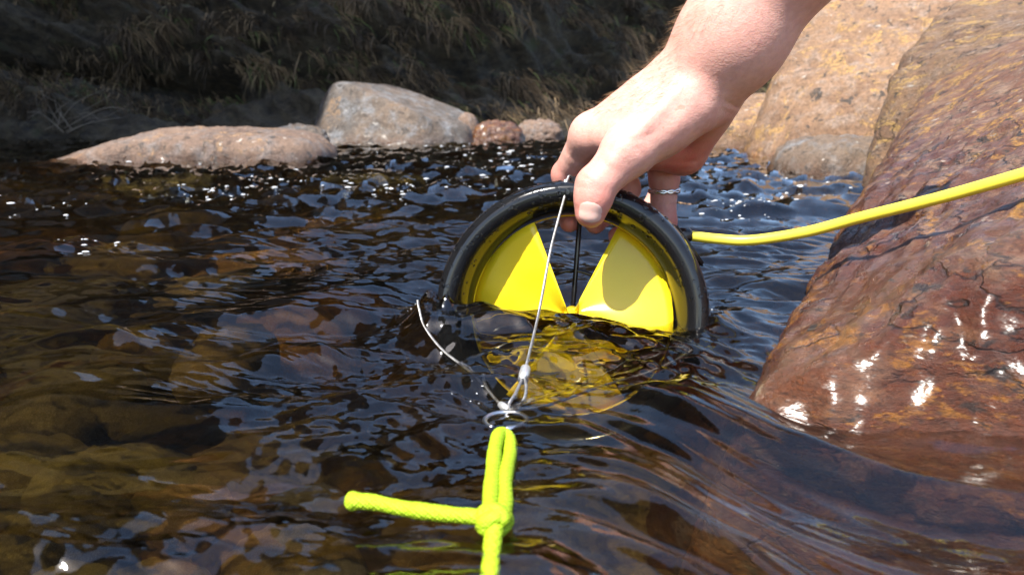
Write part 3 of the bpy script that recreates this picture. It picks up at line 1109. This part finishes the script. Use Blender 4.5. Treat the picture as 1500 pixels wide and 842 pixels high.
# ------------------------------------------------------------------ yellow cable
q = [GC + gx * 0.002, P(1050, 350, 0.485), P(1100, 352, 0.478), P(1180, 340, 0.460), P(1260, 319, 0.438), P(1380, 289, 0.405), P(1500, 255, 0.376), P(1640, 214, 0.35), P(1820, 170, 0.31), P(2050, 110, 0.285), P(2300, 40, 0.275)]
cab = link('power_cable', tube_mesh('power_cable', spline(q, 140), 0.0034, 16),
           mat_simple('yellow_cable_sheath', (0.84, 0.70, 0.06), 0.38, 0, 0.05, 60, 0.05))
tag(cab, 'thick yellow power cable running from the black ring over the boulder', 'cable')

# ------------------------------------------------------------------ wire bridle
CR = P(768, 548, 0.372)
bri = empty('wire_bridle', tuple(CR))
tag(bri, 'grey steel wire bridle from the ring top and side down to the metal clip', 'wire')
BINV = Matrix.Translation(-Vector(bri.location))


def bpart(name, me, mat):
    o = link(name, me, mat, bri)
    o.matrix_parent_inverse = BINV
    return o


def twisted(name, pts, r, n, strands=3, turns=260.0):
    """laid wire: strands wound round a path"""
    c = spline(pts, n)
    T = np.gradient(c, axis=0)
    L = np.concatenate([[0], np.cumsum(np.linalg.norm(np.diff(c, axis=0), axis=1))])
    T /= np.linalg.norm(T, axis=1)[:, None]
    ref = np.array([0.3, 1.0, 0.1])
    u = np.cross(T, ref)
    u /= np.linalg.norm(u, axis=1)[:, None]
    w = np.cross(T, u)
    VV, FF = [], []
    k = 0
    for s in range(strands):
        a = L * turns + 2 * math.pi * s / strands
        q = c + r * 0.5 * (np.cos(a)[:, None] * u + np.sin(a)[:, None] * w)
        V, F, _ = tube_arrays(q, r * 0.56, 6, False)
        VV.append(V)
        FF.append(F + k)
        k += len(V)
    return mesh_np(name, np.vstack(VV), np.vstack(FF))


wire_r = 0.00085
CR_top = CR + (P(775, 520, 0.39) - CR) * 0.3
LOOPB = P(752, 600, 0.338)
bpart('wire', twisted('wire', [LT, LT + np.array([0.0, -0.004, -0.004]), P(808, 360, 0.455), P(790, 455, 0.425), CR], wire_r, 320, 3, 900), M_wire)
bpart('wire', twisted('wire', [LL, P(614, 452, 0.462), P(622, 478, 0.452), P(648, 512, 0.43), P(690, 545, 0.402), P(722, 580, 0.365), P(737, 597, 0.345)], wire_r * 0.9, 320, 3, 900), M_wire)
bpart('wire', twisted('wire', [LR, P(1000, 522, 0.455), P(950, 545, 0.43), P(880, 566, 0.40), P(800, 594, 0.352), LOOPB], wire_r * 0.9, 260, 3, 900), M_wire)
# eye loops
bpart('wire_eye', twisted('wire_eye', [CR, P(756, 575, 0.352), P(746, 592, 0.342), P(752, 603, 0.337), P(766, 588, 0.347), P(771, 570, 0.356), CR], wire_r, 160, 3, 900), M_wire)
bpart('wire_eye', twisted('wire_eye', [LT, P(834, 258, 0.476), P(840, 264, 0.479), P(837, 276, 0.477), LT], wire_r * 0.8, 70, 3, 900), M_wire)
# crimp sleeves
M_crimp = mat_simple('crimp_metal', (0.66, 0.66, 0.66), 0.42, 0.75, 0.15, 200)
cd = (CR - P(790, 455, 0.425))
cd /= np.linalg.norm(cd)
q = [CR - cd * 0.0065, CR - cd * 0.005, CR, CR + cd * 0.005, CR + cd * 0.0062]
bpart('crimp_sleeve', tube_mesh('crimp_sleeve', np.array(q), [0.0016, 0.0026, 0.0028, 0.0026, 0.0016], 14), M_crimp)
q2 = [P(733, 592, 0.347), P(739, 597, 0.344), P(748, 600, 0.341)]
bpart('crimp_sleeve', tube_mesh('crimp_sleeve', np.array(q2), [0.0016, 0.0021, 0.0016], 12), M_crimp)
cc = P(826, 274, 0.474)
bpart('crimp_sleeve', tube_mesh('crimp_sleeve', np.array([LT + np.array([0, 0, 0.002]), LT, cc]), [0.0012, 0.0018, 0.0013], 12), M_crimp)

# snap ring
cl = empty('ring_clip', tuple(P(740, 614, 0.326)))
tag(cl, 'shiny steel ring clip joining the wire bridle to the neon rope', 'clip')
ctr = P(741, 616, 0.325)
e1 = P(772, 616, 0.325) - ctr
e2 = W(741, 590, 0.004) - W(741, 640, 0.004)
e2 = e2 / np.linalg.norm(e2) * np.linalg.norm(e1) * 1.0
aa = np.linspace(-1.45, 4.05, 50)
q = np.array([ctr + e1 * math.cos(a) + e2 * math.sin(a) for a in aa])
o = link('clip_body', tube_mesh('clip_body', q, 0.0011, 10), M_steel, cl)
o.matrix_parent_inverse = Matrix.Translation(-Vector(cl.location))
q = np.array([ctr + e1 * math.cos(a) * 0.99 + e2 * math.sin(a) * 0.99 for a in np.linspace(-1.6, -0.55, 12)])
o = link('clip_gate', tube_mesh('clip_gate', q, 0.0017, 10), M_steel, cl)
o.matrix_parent_inverse = Matrix.Translation(-Vector(cl.location))


# ------------------------------------------------------------------ neon rope
def mat_rope():
    t = NT('neon_rope')
    v = t.coord()
    w1 = t.n('ShaderNodeTexWave', wave_type='BANDS', bands_direction='DIAGONAL')
    w1.inputs['Scale'].default_value = 420
    w1.inputs['Distortion'].default_value = 1.0
    t.l(v, w1.inputs['Vector'])
    w2 = t.n('ShaderNodeTexWave', wave_type='BANDS', bands_direction='DIAGONAL')
    w2.inputs['Scale'].default_value = 420
    w2.inputs['Distortion'].default_value = 1.0
    m = t.coord((-1, 1, 1))
    t.l(m, w2.inputs['Vector'])
    h = t.math('MULTIPLY', w1.outputs['Fac'], w2.outputs['Fac'])
    c = t.mix(t.ramp(h, [(0.0, 1.0), (0.4, 0.0)]), (0.44, 0.62, 0.012), (0.26, 0.40, 0.006))
    t.principled(Base_Color=c, Roughness=0.6, Normal=t.bump(h, 0.6, 0.0006), Subsurface_Weight=0.2, Subsurface_Scale=0.003, Subsurface_Radius=(0.8, 1.0, 0.1))
    return t.m


M_rope = mat_rope()
KN = P(724, 765, 0.232)
rope = empty('rope', tuple(KN))
tag(rope, 'neon yellow-green braided rope knotted to the ring clip, one stub sticking out', 'rope')


def rpart(name, me):
    o = link(name, me, M_rope, rope)
    o.matrix_parent_inverse = Matrix.Translation(-Vector(rope.location))
    return o


def rope_mesh(name, pts, r, n=60, lump=0.05, flat=0.9, bead=None):
    """braided sheath: two crossing families of raised strands"""
    L = np.linalg.norm(np.diff(np.asarray(pts), axis=0), axis=1).sum()
    n = max(40, int(L / 0.00045))
    c = spline(pts, n)
    ns = 28
    a = np.linspace(0, 2 * math.pi, ns, endpoint=False)
    T = np.gradient(c, axis=0)
    T /= np.linalg.norm(T, axis=1)[:, None]
    nrm = np.cross(T[0], [0.2, 0.3, 1.0])
    V = []
    ln = np.concatenate([[0], np.cumsum(np.linalg.norm(np.diff(c, axis=0), axis=1))])
    for i in range(n):
        nrm = nrm - T[i] * nrm.dot(T[i])
        nrm /= np.linalg.norm(nrm)
        b = np.cross(T[i], nrm)
        s1 = np.sin(a * 7 + ln[i] * 1700)
        s2 = np.sin(a * 7 - ln[i] * 1700)
        rr = r * (1 + 0.075 * np.maximum(s1, s2) + lump * math.sin(ln[i] * 260 + 1) + 0.5 * lump * math.sin(ln[i] * 711))
        if i < 5:
            rr = rr * math.sqrt(1 - (1 - i / 5) ** 2 * 0.9)
        if n - 1 - i < 6:
            rr = rr * math.sqrt(max(0.03, 1 - (1 - (n - 1 - i) / 6) ** 2 * 0.97))
        if bead and ln[-1] - ln[i] < 0.006:
            rr = rr * (1 + bead * sstep(0.006, 0.002, ln[-1] - ln[i]))
        V.append(c[i] + rr[:, None] * (np.cos(a)[:, None] * nrm + flat * np.sin(a)[:, None] * b))
    V = np.vstack(V)
    j = np.arange(ns)
    F = np.vstack([np.stack([i * ns + j, i * ns + (j + 1) % ns, (i + 1) * ns + (j + 1) % ns, (i + 1) * ns + j], 1) for i in range(n - 1)])
    me = mesh_np(name, V, F)
    bm = bmesh.new()
    bm.from_mesh(me)
    bmesh.ops.holes_fill(bm, edges=bm.edges, sides=ns)
    return bm_mesh(name, bm)


RR = 0.00275
rpart('loop', rope_mesh('loop', [P(718, 775, 0.236), P(718, 740, 0.248), P(722, 690, 0.274), P(726, 652, 0.298), P(733, 634, 0.313), P(746, 640, 0.312), P(748, 660, 0.298), P(740, 700, 0.270), P(740, 735, 0.253), P(732, 770, 0.236)], RR, 90, 0.04, 0.85))
rpart('stub', rope_mesh('stub', [P(735, 765, 0.232), P(700, 757, 0.234), P(650, 752, 0.238), P(590, 744, 0.243), P(545, 735, 0.247), P(506, 733, 0.249)], RR * 0.95, 60, 0.05, 0.95, 0.22))
rpart('tail', rope_mesh('tail', [P(728, 755, 0.232), P(722, 790, 0.226), P(718, 842, 0.213), P(712, 900, 0.200), P(705, 1000, 0.178), P(690, 1250, 0.145), P(640, 1700, 0.12)], RR, 90, 0.05))
a = np.linspace(0, 4 * math.pi, 60)
kx, ky = RT, UP * 0.9 + FW * -0.3
q = np.array([KN + kx * 0.0034 * math.cos(t_) * (1.15) + ky * (0.0036 * math.sin(t_) + 0.0012 * math.sin(t_ * 0.5)) - FW * 0.0028 * math.cos(t_ * 1.5) for t_ in a])
rpart('knot', rope_mesh('knot', q[::6], RR * 0.92, 60, 0.02))

# ------------------------------------------------------------------ hand and forearm (one continuous surface from a signed distance field)


def rc(p, a, b, ra, rb):
    """round cone (linear radius capsule)"""
    ba = b - a
    h = np.clip(((p - a) @ ba) / ba.dot(ba), 0, 1)
    return np.linalg.norm(p - a - h[:, None] * ba, axis=1) - (ra + (rb - ra) * h)


def smin(a, b, k):
    h = np.maximum(k - np.abs(a - b), 0) / k
    return np.minimum(a, b) - h * h * k * 0.25


def ell(p, c, ax, r):
    q = (p - c) @ ax.T / r
    k0 = np.linalg.norm(q, axis=1)
    k1 = np.linalg.norm(q / r, axis=1) + 1e-9
    return k0 * (k0 - 1.0) / k1


# joints: photo direction + distance, thickness radius
J = dict(
    index=[((866, 197), .490, .0130), ((829, 256), .522, .0094), ((832, 306), .533, .0080), ((834, 326), .519, .0070)],
    middle=[((900, 196), .512, .0130), ((917, 277), .538, .0096), ((884, 314), .538, .0082), ((872, 328), .522, .0072)],
    ring=[((965, 214), .525, .0122), ((973, 262), .531, .0100), ((971, 325), .538, .0092), ((925, 345), .545, .0080), ((905, 346), .528, .0070)],
    little=[((995, 204), .545, .0105), ((968, 278), .575, .0078), ((945, 318), .575, .0068), ((930, 332), .562, .0060)],
    thumb=[((920, 222), .452, .0150), ((873, 272), .4480, .0116), ((869, 290), .4478, .0106), ((865, 311), .4490, .0096)],
)
PALM = [
    ((980, 130), .463, .0165, (866, 198), .490, .0130, .010),
    ((990, 122), .475, .018, (900, 194), .512, .0130, .012),
    ((1015, 128), .478, .018, (958, 211), .522, .0130, .012),
    ((1034, 142), .478, .017, (998, 206), .540, .0115, .012),
    ((1040, 146), .470, .0165, (1014, 212), .525, .0140, .012),
    ((1003, 160), .455, .0190, (920, 220), .452, .0155, .012),
    ((965, 185), .462, .0175, (935, 205), .470, .0170, .012),
    ((950, 158), .470, .0165, (888, 198), .478, .0105, .014),
    ((948, 214), .488, .0150, (1000, 220), .505, .0165, .0045),
    ((1000, 220), .505, .0165, (1030, 168), .482, .0170, .0045),
]
ARM = [
    ((1003, 114), .457, .0190, (1058, 42), .443, .0212), ((1058, 42), .443, .0212, (1152, -100), .418, .0255), ((1152, -100), .418, .0255, (1265, -265), .385, .034),
    ((1036, 134), .462, .0185, (1086, 66), .446, .0205), ((1086, 66), .446, .0205, (1178, -75), .420, .0250), ((1178, -75), .420, .0250, (1305, -235), .385, .034),
]


def pj(j):
    return P(j[0][0], j[0][1], j[1])


FING = {k: [(pj(j), j[2]) for j in v] for k, v in J.items()}
PALM3 = [(P(*a, da), ra, P(*b, db), rb, k) for a, da, ra, b, db, rb, k in PALM]
ARM3 = [(P(*a, da), ra, P(*b, db), rb) for a, da, ra, b, db, rb in ARM]


def duct_sdf(p):
    q = p - TC
    s = -(q @ TA)
    x, z = q @ TX, q @ TZ
    r = np.hypot(x, z)
    e = np.stack([(r - R_MID) / R_HALF, (s - S_MID) / S_HALF], 1)
    k0 = np.linalg.norm(e, axis=1)
    k1 = np.hypot(e[:, 0] / R_HALF, e[:, 1] / S_HALF) + 1e-9
    return k0 * (k0 - 1) / k1


CREASES = []     # (point, direction along finger, depth, width)


def add_crease(px, d, direction, depth=0.0006, width=0.0007, reach=0.013):
    CREASES.append((P(*px, d), direction / np.linalg.norm(direction), depth, width, reach))


def fdir(f, i):
    return FING[f][i + 1][0] - FING[f][i][0]


add_crease((868, 272), .440, fdir('thumb', 0), .0006, .0006)
add_crease((867, 278), .440, fdir('thumb', 1), .0005, .0005)
add_crease((876, 264), .440, fdir('thumb', 0), .0004, .0006)
add_crease((976, 257), .523, fdir('ring', 0), .0009, .0009, .014)
add_crease((974, 300), .530, fdir('ring', 1), .0006, .0007)
add_crease((848, 228), .500, fdir('index', 0), .0005, .0009)
add_crease((925, 215), .440, fdir('thumb', 0), .0005, .0010, .012)
add_crease((934, 210), .440, fdir('thumb', 0) + np.array([0.02, 0, 0]), .0004, .0010, .012)
WR_DIR = P(1050, 42, .443) - P(1000, 112, .457)
add_crease((905, 232), .440, fdir('thumb', 0), .0004, .0008, .012)
add_crease((840, 240), .505, fdir('index', 0), .0004, .0007)
add_crease((942, 204), .440, fdir('thumb', 0) + np.array([0.03, 0, 0]), .0004, .0009, .012)
add_crease((952, 200), .442, fdir('thumb', 0) + np.array([0.04, 0, 0]), .0003, .0009, .010)
add_crease((972, 266), .523, fdir('ring', 0), .0004, .0006, .012)
add_crease((922, 262), .520, fdir('middle', 0), .0006, .0008, .014)
add_crease((1068, 150), .452, WR_DIR, .0008, .0012, .020)
add_crease((1060, 160), .455, WR_DIR, .0005, .0010, .016)
# palm fold between thumb ball and palm
FOLD = spline([P(1058, 150, .455), P(1022, 190, .462), P(985, 222, .474), P(945, 240, .478)], 30)
FOLD2 = spline([P(962, 228, .4735), P(988, 238, .4855), P(1018, 236, .491)], 14)


TENDON = [(spline([P(1000, 132, .440), P(960, 168, .4385), P(920, 208, .4385), P(897, 236, .4395)], 6), .0032),
          (spline([P(1035, 108, .441), P(1012, 142, .440), P(985, 182, .4425)], 5), .0030)]


def hand_sdf(p):
    d = np.full(len(p), 1.0)
    for a, ra, b, rb in ARM3:
        d = smin(d, rc(p, a, b, ra, rb), 0.022)
    for a, ra, b, rb, k in PALM3:
        d = smin(d, rc(p, a, b, ra, rb), k)
    for path, rr in TENDON:
        dt = np.full(len(p), 1.0)
        for a, b in zip(path[:-1], path[1:]):
            dt = np.minimum(dt, rc(p, a, b, rr, rr))
        d = smin(d, dt, 0.006)
    for name, ch in FING.items():
        f = np.full(len(p), 1.0)
        for (a, ra), (b, rb) in zip(ch[:-1], ch[1:]):
            f = smin(f, rc(p, a, b, ra, rb), 0.003)
        for (a, ra) in ch[1:-1]:
            f = smin(f, np.linalg.norm(p - a, axis=1) - ra * 1.02, 0.004)
        base = ch[0][0]
        dist = np.linalg.norm(p - base, axis=1)
        k = 0.0022 + 0.008 * sstep(0.030, 0.008, dist)
        d = smin(d, f, k)
    for c, n, dep, wid, reach in CREASES:
        q = p - c
        t = q @ n
        rr = np.linalg.norm(q, axis=1)
        d = d + dep * np.exp(-(t / wid) ** 2) * sstep(reach, reach * 0.4, rr)
    for path, dep, wid in ((FOLD, .0020, .0022), (FOLD2, .0012, .0013)):
        dm = np.min(np.linalg.norm(p[:, None, :] - path[None], axis=2), axis=1) if len(p) < 4000 else None
        if dm is None:
            dm = np.full(len(p), 9.0)
            for c in path:
                dm = np.minimum(dm, np.linalg.norm(p - c, axis=1))
        d = d + dep * np.exp(-(dm / wid) ** 2)
    d = np.maximum(d, -(duct_sdf(p) - 0.0002))
    return d


def surface_nets(vol, org, h):
    s = vol < 0
    nx, ny, nz = [n - 1 for n in vol.shape]
    corners = [(0, 0, 0), (1, 0, 0), (0, 1, 0), (1, 1, 0), (0, 0, 1), (1, 0, 1), (0, 1, 1), (1, 1, 1)]
    cnt = np.zeros((nx, ny, nz), np.int8)
    for c in corners:
        cnt += s[c[0]:c[0] + nx, c[1]:c[1] + ny, c[2]:c[2] + nz]
    ci = np.argwhere((cnt > 0) & (cnt < 8))
    idx = np.full((nx, ny, nz), -1, np.int64)
    idx[ci[:, 0], ci[:, 1], ci[:, 2]] = np.arange(len(ci))
    val = np.stack([vol[ci[:, 0] + c[0], ci[:, 1] + c[1], ci[:, 2] + c[2]] for c in corners], 1)
    acc = np.zeros((len(ci), 3))
    num = np.zeros(len(ci))
    for a in range(8):
        for b in range(a + 1, 8):
            ca, cb = np.array(corners[a]), np.array(corners[b])
            if np.abs(ca - cb).sum() != 1:
                continue
            va, vb = val[:, a], val[:, b]
            m = (va < 0) != (vb < 0)
            t = np.where(m, va / np.where(m, va - vb, 1), 0)
            pt = ca + t[:, None] * (cb - ca)
            acc[m] += pt[m]
            num[m] += 1
    V = org + h * (ci + acc / num[:, None])
    Q = []
    for ax in range(3):
        sl0 = [slice(None)] * 3
        sl1 = [slice(None)] * 3
        sl0[ax] = slice(0, -1)
        sl1[ax] = slice(1, None)
        ch = s[tuple(sl0)] != s[tuple(sl1)]
        e = np.argwhere(ch)
        u, w = (ax + 1) % 3, (ax + 2) % 3
        e = e[(e[:, u] > 0) & (e[:, w] > 0)]
        e = e[(e[:, u] < [nx, ny, nz][u]) & (e[:, w] < [nx, ny, nz][w])]
        inside = s[e[:, 0], e[:, 1], e[:, 2]]
        du = np.zeros(3, int)
        du[u] = 1
        dw = np.zeros(3, int)
        dw[w] = 1
        g = lambda q: idx[q[:, 0], q[:, 1], q[:, 2]]
        quad = np.stack([g(e), g(e - du), g(e - du - dw), g(e - dw)], 1)
        quad[~inside] = quad[~inside][:, ::-1]
        Q.append(quad)
    Q = np.vstack(Q)
    Q = Q[(Q >= 0).all(1)]
    return V, Q


def build_hand():
    h = 0.00115
    allp = np.array([x[0] for ch in FING.values() for x in ch] + [x for q in PALM3 for x in (q[0], q[2])] + [x for q in ARM3 for x in (q[0], q[2])])
    lo = allp.min(0) - 0.045
    hi = allp.max(0) + 0.045
    B = 6
    nb = np.ceil((hi - lo) / (h * B)).astype(int)
    shp = nb * B + 1
    vol = np.full(shp, 1.0, np.float32)
    g = np.stack(np.meshgrid(*[np.arange(n) for n in nb], indexing='ij'), -1).reshape(-1, 3)
    dc = hand_sdf(lo + (g + 0.5) * B * h)
    inner = dc < 0
    near = np.abs(dc) < B * h * 0.5 * 1.75 + 0.004
    # blocks wholly inside: mark negative
    for i in range(0, len(g), 200000):
        pass
    gi = g[inner & ~near]
    for q in gi:
        vol[q[0] * B:q[0] * B + B + 1, q[1] * B:q[1] * B + B + 1, q[2] * B:q[2] * B + B + 1] = -1.0
    gn = g[near]
    r = np.arange(B + 1)
    off = np.stack(np.meshgrid(r, r, r, indexing='ij'), -1).reshape(-1, 3)
    for k in range(0, len(gn), 1500):
        ids = (gn[k:k + 1500, None, :] * B + off[None]).reshape(-1, 3)
        vals = hand_sdf(lo + ids * h)
        vol[ids[:, 0], ids[:, 1], ids[:, 2]] = vals
    V, Q = surface_nets(vol, lo, h)
    # light smoothing along the surface
    nV = len(V)
    E = np.vstack([Q[:, [0, 1]], Q[:, [1, 2]], Q[:, [2, 3]], Q[:, [3, 0]]])
    deg = np.bincount(E.ravel(), minlength=nV).astype(float)
    for it in range(3):
        S = np.zeros_like(V)
        for a_ in range(3):
            S[:, a_] = np.bincount(E[:, 0], V[E[:, 1], a_], nV) + np.bincount(E[:, 1], V[E[:, 0], a_], nV)
        V = V * 0.5 + 0.5 * S / deg[:, None]
    me = mesh_np('person', V, Q)
    red = np.zeros(nV)
    for name, ch in FING.items():
        for i, (a, ra) in enumerate(ch):
            if i == 0:
                continue
            red = np.maximum(red, (0.55 + 0.15 * i) * np.exp(-(np.linalg.norm(V - a, axis=1) / (ra * 1.5)) ** 2))
    palmc = P(985, 225, .49)
    red = np.maximum(red, 0.95 * np.exp(-(np.linalg.norm(V - palmc, axis=1) / 0.034) ** 2))  # palm redness, deepened to carry the shade under the hand
    at = me.attributes.new('flush_shade', 'FLOAT', 'POINT')
    at.data.foreach_set('value', red.astype(np.float32))
    t = NT('skin')
    v = t.coord()
    a = t.n('ShaderNodeAttribute', attribute_name='flush_shade')
    n1 = t.noise(v, 55, 5, 0.6)
    n2 = t.noise(v, 260, 4, 0.6)
    f = t.math('ADD', a.outputs['Fac'], t.math('MULTIPLY', t.math('SUBTRACT', n1, 0.5), 0.9), True)
    c = t.mix(f, (0.68, 0.375, 0.31), (0.54, 0.13, 0.105))
    c = t.mix(t.ramp(n2, [(0.35, 0.25), (0.6, 0.0)]), c, (0.42, 0.20, 0.15))
    c = t.mix(t.ramp(t.noise(v, 120, 3, 0.5), [(0.70, 0), (0.74, 0.45)]), c, (0.40, 0.20, 0.12))
    vo = t.n('ShaderNodeTexVoronoi')
    vo.inputs['Scale'].default_value = 900
    t.l(v, vo.inputs['Vector'])
    hgt = t.math('ADD', t.math('MULTIPLY', vo.outputs['Distance'], 0.5), t.math('MULTIPLY', n2, 1.2))
    t.principled(Base_Color=c, Roughness=0.48, Subsurface_Weight=0.35, Subsurface_Scale=0.004, Subsurface_Radius=(1.0, 0.35, 0.18),
                 Normal=t.bump(hgt, 0.28, 0.0008), **{'Specular IOR Level': 0.4})
    o = link('person', me, t.m)
    tag(o, 'bare forearm and hand gripping the black ring from above, ring on one finger', 'person')
    return o, V


person, HV = build_hand()
HN = np.zeros_like(HV)
person.data.vertices.foreach_get  # normals below
_n = np.empty(len(HV) * 3, np.float32)
person.data.vertex_normals.foreach_get('vector', _n)
HN = _n.reshape(-1, 3)


def nail(px, d, along, across_w, length, view):
    """curved nail plate lying on the skin"""
    c = P(*px, d)
    al = along / np.linalg.norm(along)
    vw = view / np.linalg.norm(view)
    vw = vw - al * vw.dot(al)
    vw /= np.linalg.norm(vw)
    ac = np.cross(al, vw)
    nu, nv = 15, 13
    rows = []
    for u in np.linspace(-1, 1, nu):
        for w in np.linspace(-1, 1, nv):
            lim = math.sqrt(max(0, 1 - abs(u) ** 3.2)) if u > 0 else math.sqrt(max(0, 1 - abs(u) ** 4))
            q = c + al * u * length + ac * w * across_w * max(lim, 0.30)
            # march onto the skin
            pt = q + vw * 0.012
            for _ in range(24):
                dd = hand_sdf(pt[None])[0]
                pt = pt - vw * max(dd, 0) * 0.8
            edge = max(abs(w), abs(u))
            rows.append(pt + vw * (0.00035 * (1 - 0.8 * edge ** 6) - 0.0001))
    V = np.array(rows)
    i, j = np.meshgrid(np.arange(nu - 1), np.arange(nv - 1), indexing='ij')
    F = np.stack([i * nv + j, i * nv + j + 1, (i + 1) * nv + j + 1, (i + 1) * nv + j], -1).reshape(-1, 4)[:, ::-1]
    return mesh_np('nail', V, F)


t = NT('nail_material')
v = t.coord()
t.principled(Base_Color=t.ramp(t.noise(v, 150, 3), [(0.3, (0.70, 0.43, 0.36)), (0.7, (0.74, 0.48, 0.41))]), Roughness=0.25, Subsurface_Weight=0.2, Subsurface_Scale=0.002)
link('nail', nail((864, 311), .4400, fdir('thumb', 2), 0.0068, 0.0060, CP - P(864, 311, .44) + np.array([-0.05, 0, 0.12])), t.m, person)

# arm hair along the back of the wrist and forearm
sel = np.where((HN[:, 0] < -0.15) & (HN[:, 2] > 0.0) & (HV[:, 2] > P(880, 165, .48)[2]))[0]
sel = rng.choice(sel, min(2600, len(sel)), replace=False)
hv, hf = [], []
k = 0
armdir = P(900, 180, .48) - P(1050, 42, .443)
armdir /= np.linalg.norm(armdir)
for i in sel:
    p0, n0 = HV[i], HN[i].astype(float)
    L = rng.uniform(0.003, 0.009)
    d0 = armdir * 0.9 + n0 * rng.uniform(0.25, 0.8) + rng.normal(0, 0.25, 3)
    d0 /= np.linalg.norm(d0)
    sd = np.cross(d0, n0)
    sd /= np.linalg.norm(sd) + 1e-9
    w_ = 0.00005
    p1 = p0 + d0 * L * 0.55
    p2 = p0 + d0 * L + (armdir - n0 * 0.5) * L * 0.15
    n1_ = np.cross(sd, d0)
    hv += [p0 + sd * w_, p0 - sd * w_ * 0.5 + n1_ * w_ * 0.87, p0 - sd * w_ * 0.5 - n1_ * w_ * 0.87,
           p1 + sd * w_ * .7, p1 - sd * w_ * 0.35 + n1_ * w_ * 0.6, p1 - sd * w_ * 0.35 - n1_ * w_ * 0.6, p2]
    for a_, b_ in ((0, 1), (1, 2), (2, 0)):
        hf += [(k + a_, k + b_, k + 3 + b_), (k + a_, k + 3 + b_, k + 3 + a_), (k + 3 + a_, k + 3 + b_, k + 6)]
    k += 7
M_hair = mat_simple('hair_material', (0.30, 0.17, 0.08), 0.4)
o = link('arm_hair', mesh_np('arm_hair', np.array(hv), np.array(hf)), M_hair, person)
o['kind'] = 'stuff'

# finger ring
ra, rb = FING['ring'][1][0], FING['ring'][2][0]
ax = (rb - ra) / np.linalg.norm(rb - ra)
rcn = ra + (P(973, 279, .5335) - ra).dot(ax) * ax
u = np.cross(ax, np.array([0, 1.0, 0]))
u /= np.linalg.norm(u)
w = np.cross(ax, u)
aa = np.linspace(0, 2 * math.pi, 64, endpoint=False)
VV, FF = [], []
k = 0
for s in range(2):
    q = []
    for a in np.linspace(0, 2 * math.pi, 97):
        r_ = 0.0104 + 0.0002 * math.sin(a * 3)
        q.append(rcn + r_ * (u * math.cos(a) + w * math.sin(a)) + ax * (0.0009 * math.sin(a * 6 + s * math.pi)))
    V, F, _ = tube_arrays(np.array(q), 0.0012, 10, False)
    VV.append(V)
    FF.append(F + k)
    k += len(V)
o = link('finger_ring', mesh_np('finger_ring', np.vstack(VV), np.vstack(FF)), mat_simple('silver', (0.78, 0.77, 0.75), 0.18, 1.0, 0.05))
tag(o, 'silver twisted band worn on the finger behind the black ring', 'finger ring')


# ------------------------------------------------------------------ foam bubbles, splash drops and specks standing in for sun glints
def build_foam_glints():
    IV1, IF1 = ico(2)
    vs, fs = [], []
    k = 0
    clusters = [(150, 368, 45, 10, 26), (700, 265, 90, 25, 60), (560, 285, 60, 14, 40), (1090, 312, 55, 14, 60), (330, 290, 130, 12, 40), (60, 310, 60, 12, 24),
                (900, 225, 150, 14, 40), (1180, 280, 60, 16, 30), (620, 215, 80, 10, 24), (740, 240, 80, 18, 40), (240, 242, 60, 3, 14), (400, 275, 70, 14, 30), (622, 448, 18, 16, 60), (690, 580, 30, 12, 8), (1040, 470, 12, 10, 10)]
    for cx, cy, sx, sy, n in clusters:
        for _ in range(n):
            px, py = random.gauss(cx, sx * 0.6), random.gauss(cy, sy * 0.6)
            if py < 207:
                continue
            p = W(px, py)
            d = np.linalg.norm(p - CP)
            z = float(water_h(np.array([p[0]]), np.array([p[1]]))[0])
            rad = min(0.0045, d * random.uniform(0.0006, 0.0022)) * (0.5 if cy > 400 else 1)
            c = np.array([p[0], p[1], z + rad * 0.25])
            vs.append(IV1 * rad * np.array([random.uniform(0.7, 2.6), random.uniform(0.8, 1.3), 0.6]) + c)
            fs.append(IF1 + k)
            k += len(IV1)
    t = NT('bubble_glint_material')
    t.principled(Base_Color=(0.9, 0.92, 0.95), Roughness=0.05, Transmission_Weight=0.45, IOR=1.33)
    o = link('foam_and_glints', mesh_np('foam_and_glints', np.vstack(vs), np.vstack(fs)), t.m)
    tag(o, 'small bubbles and added sun-glint specks on the riffles', 'bubbles', kind='stuff')


build_foam_glints()
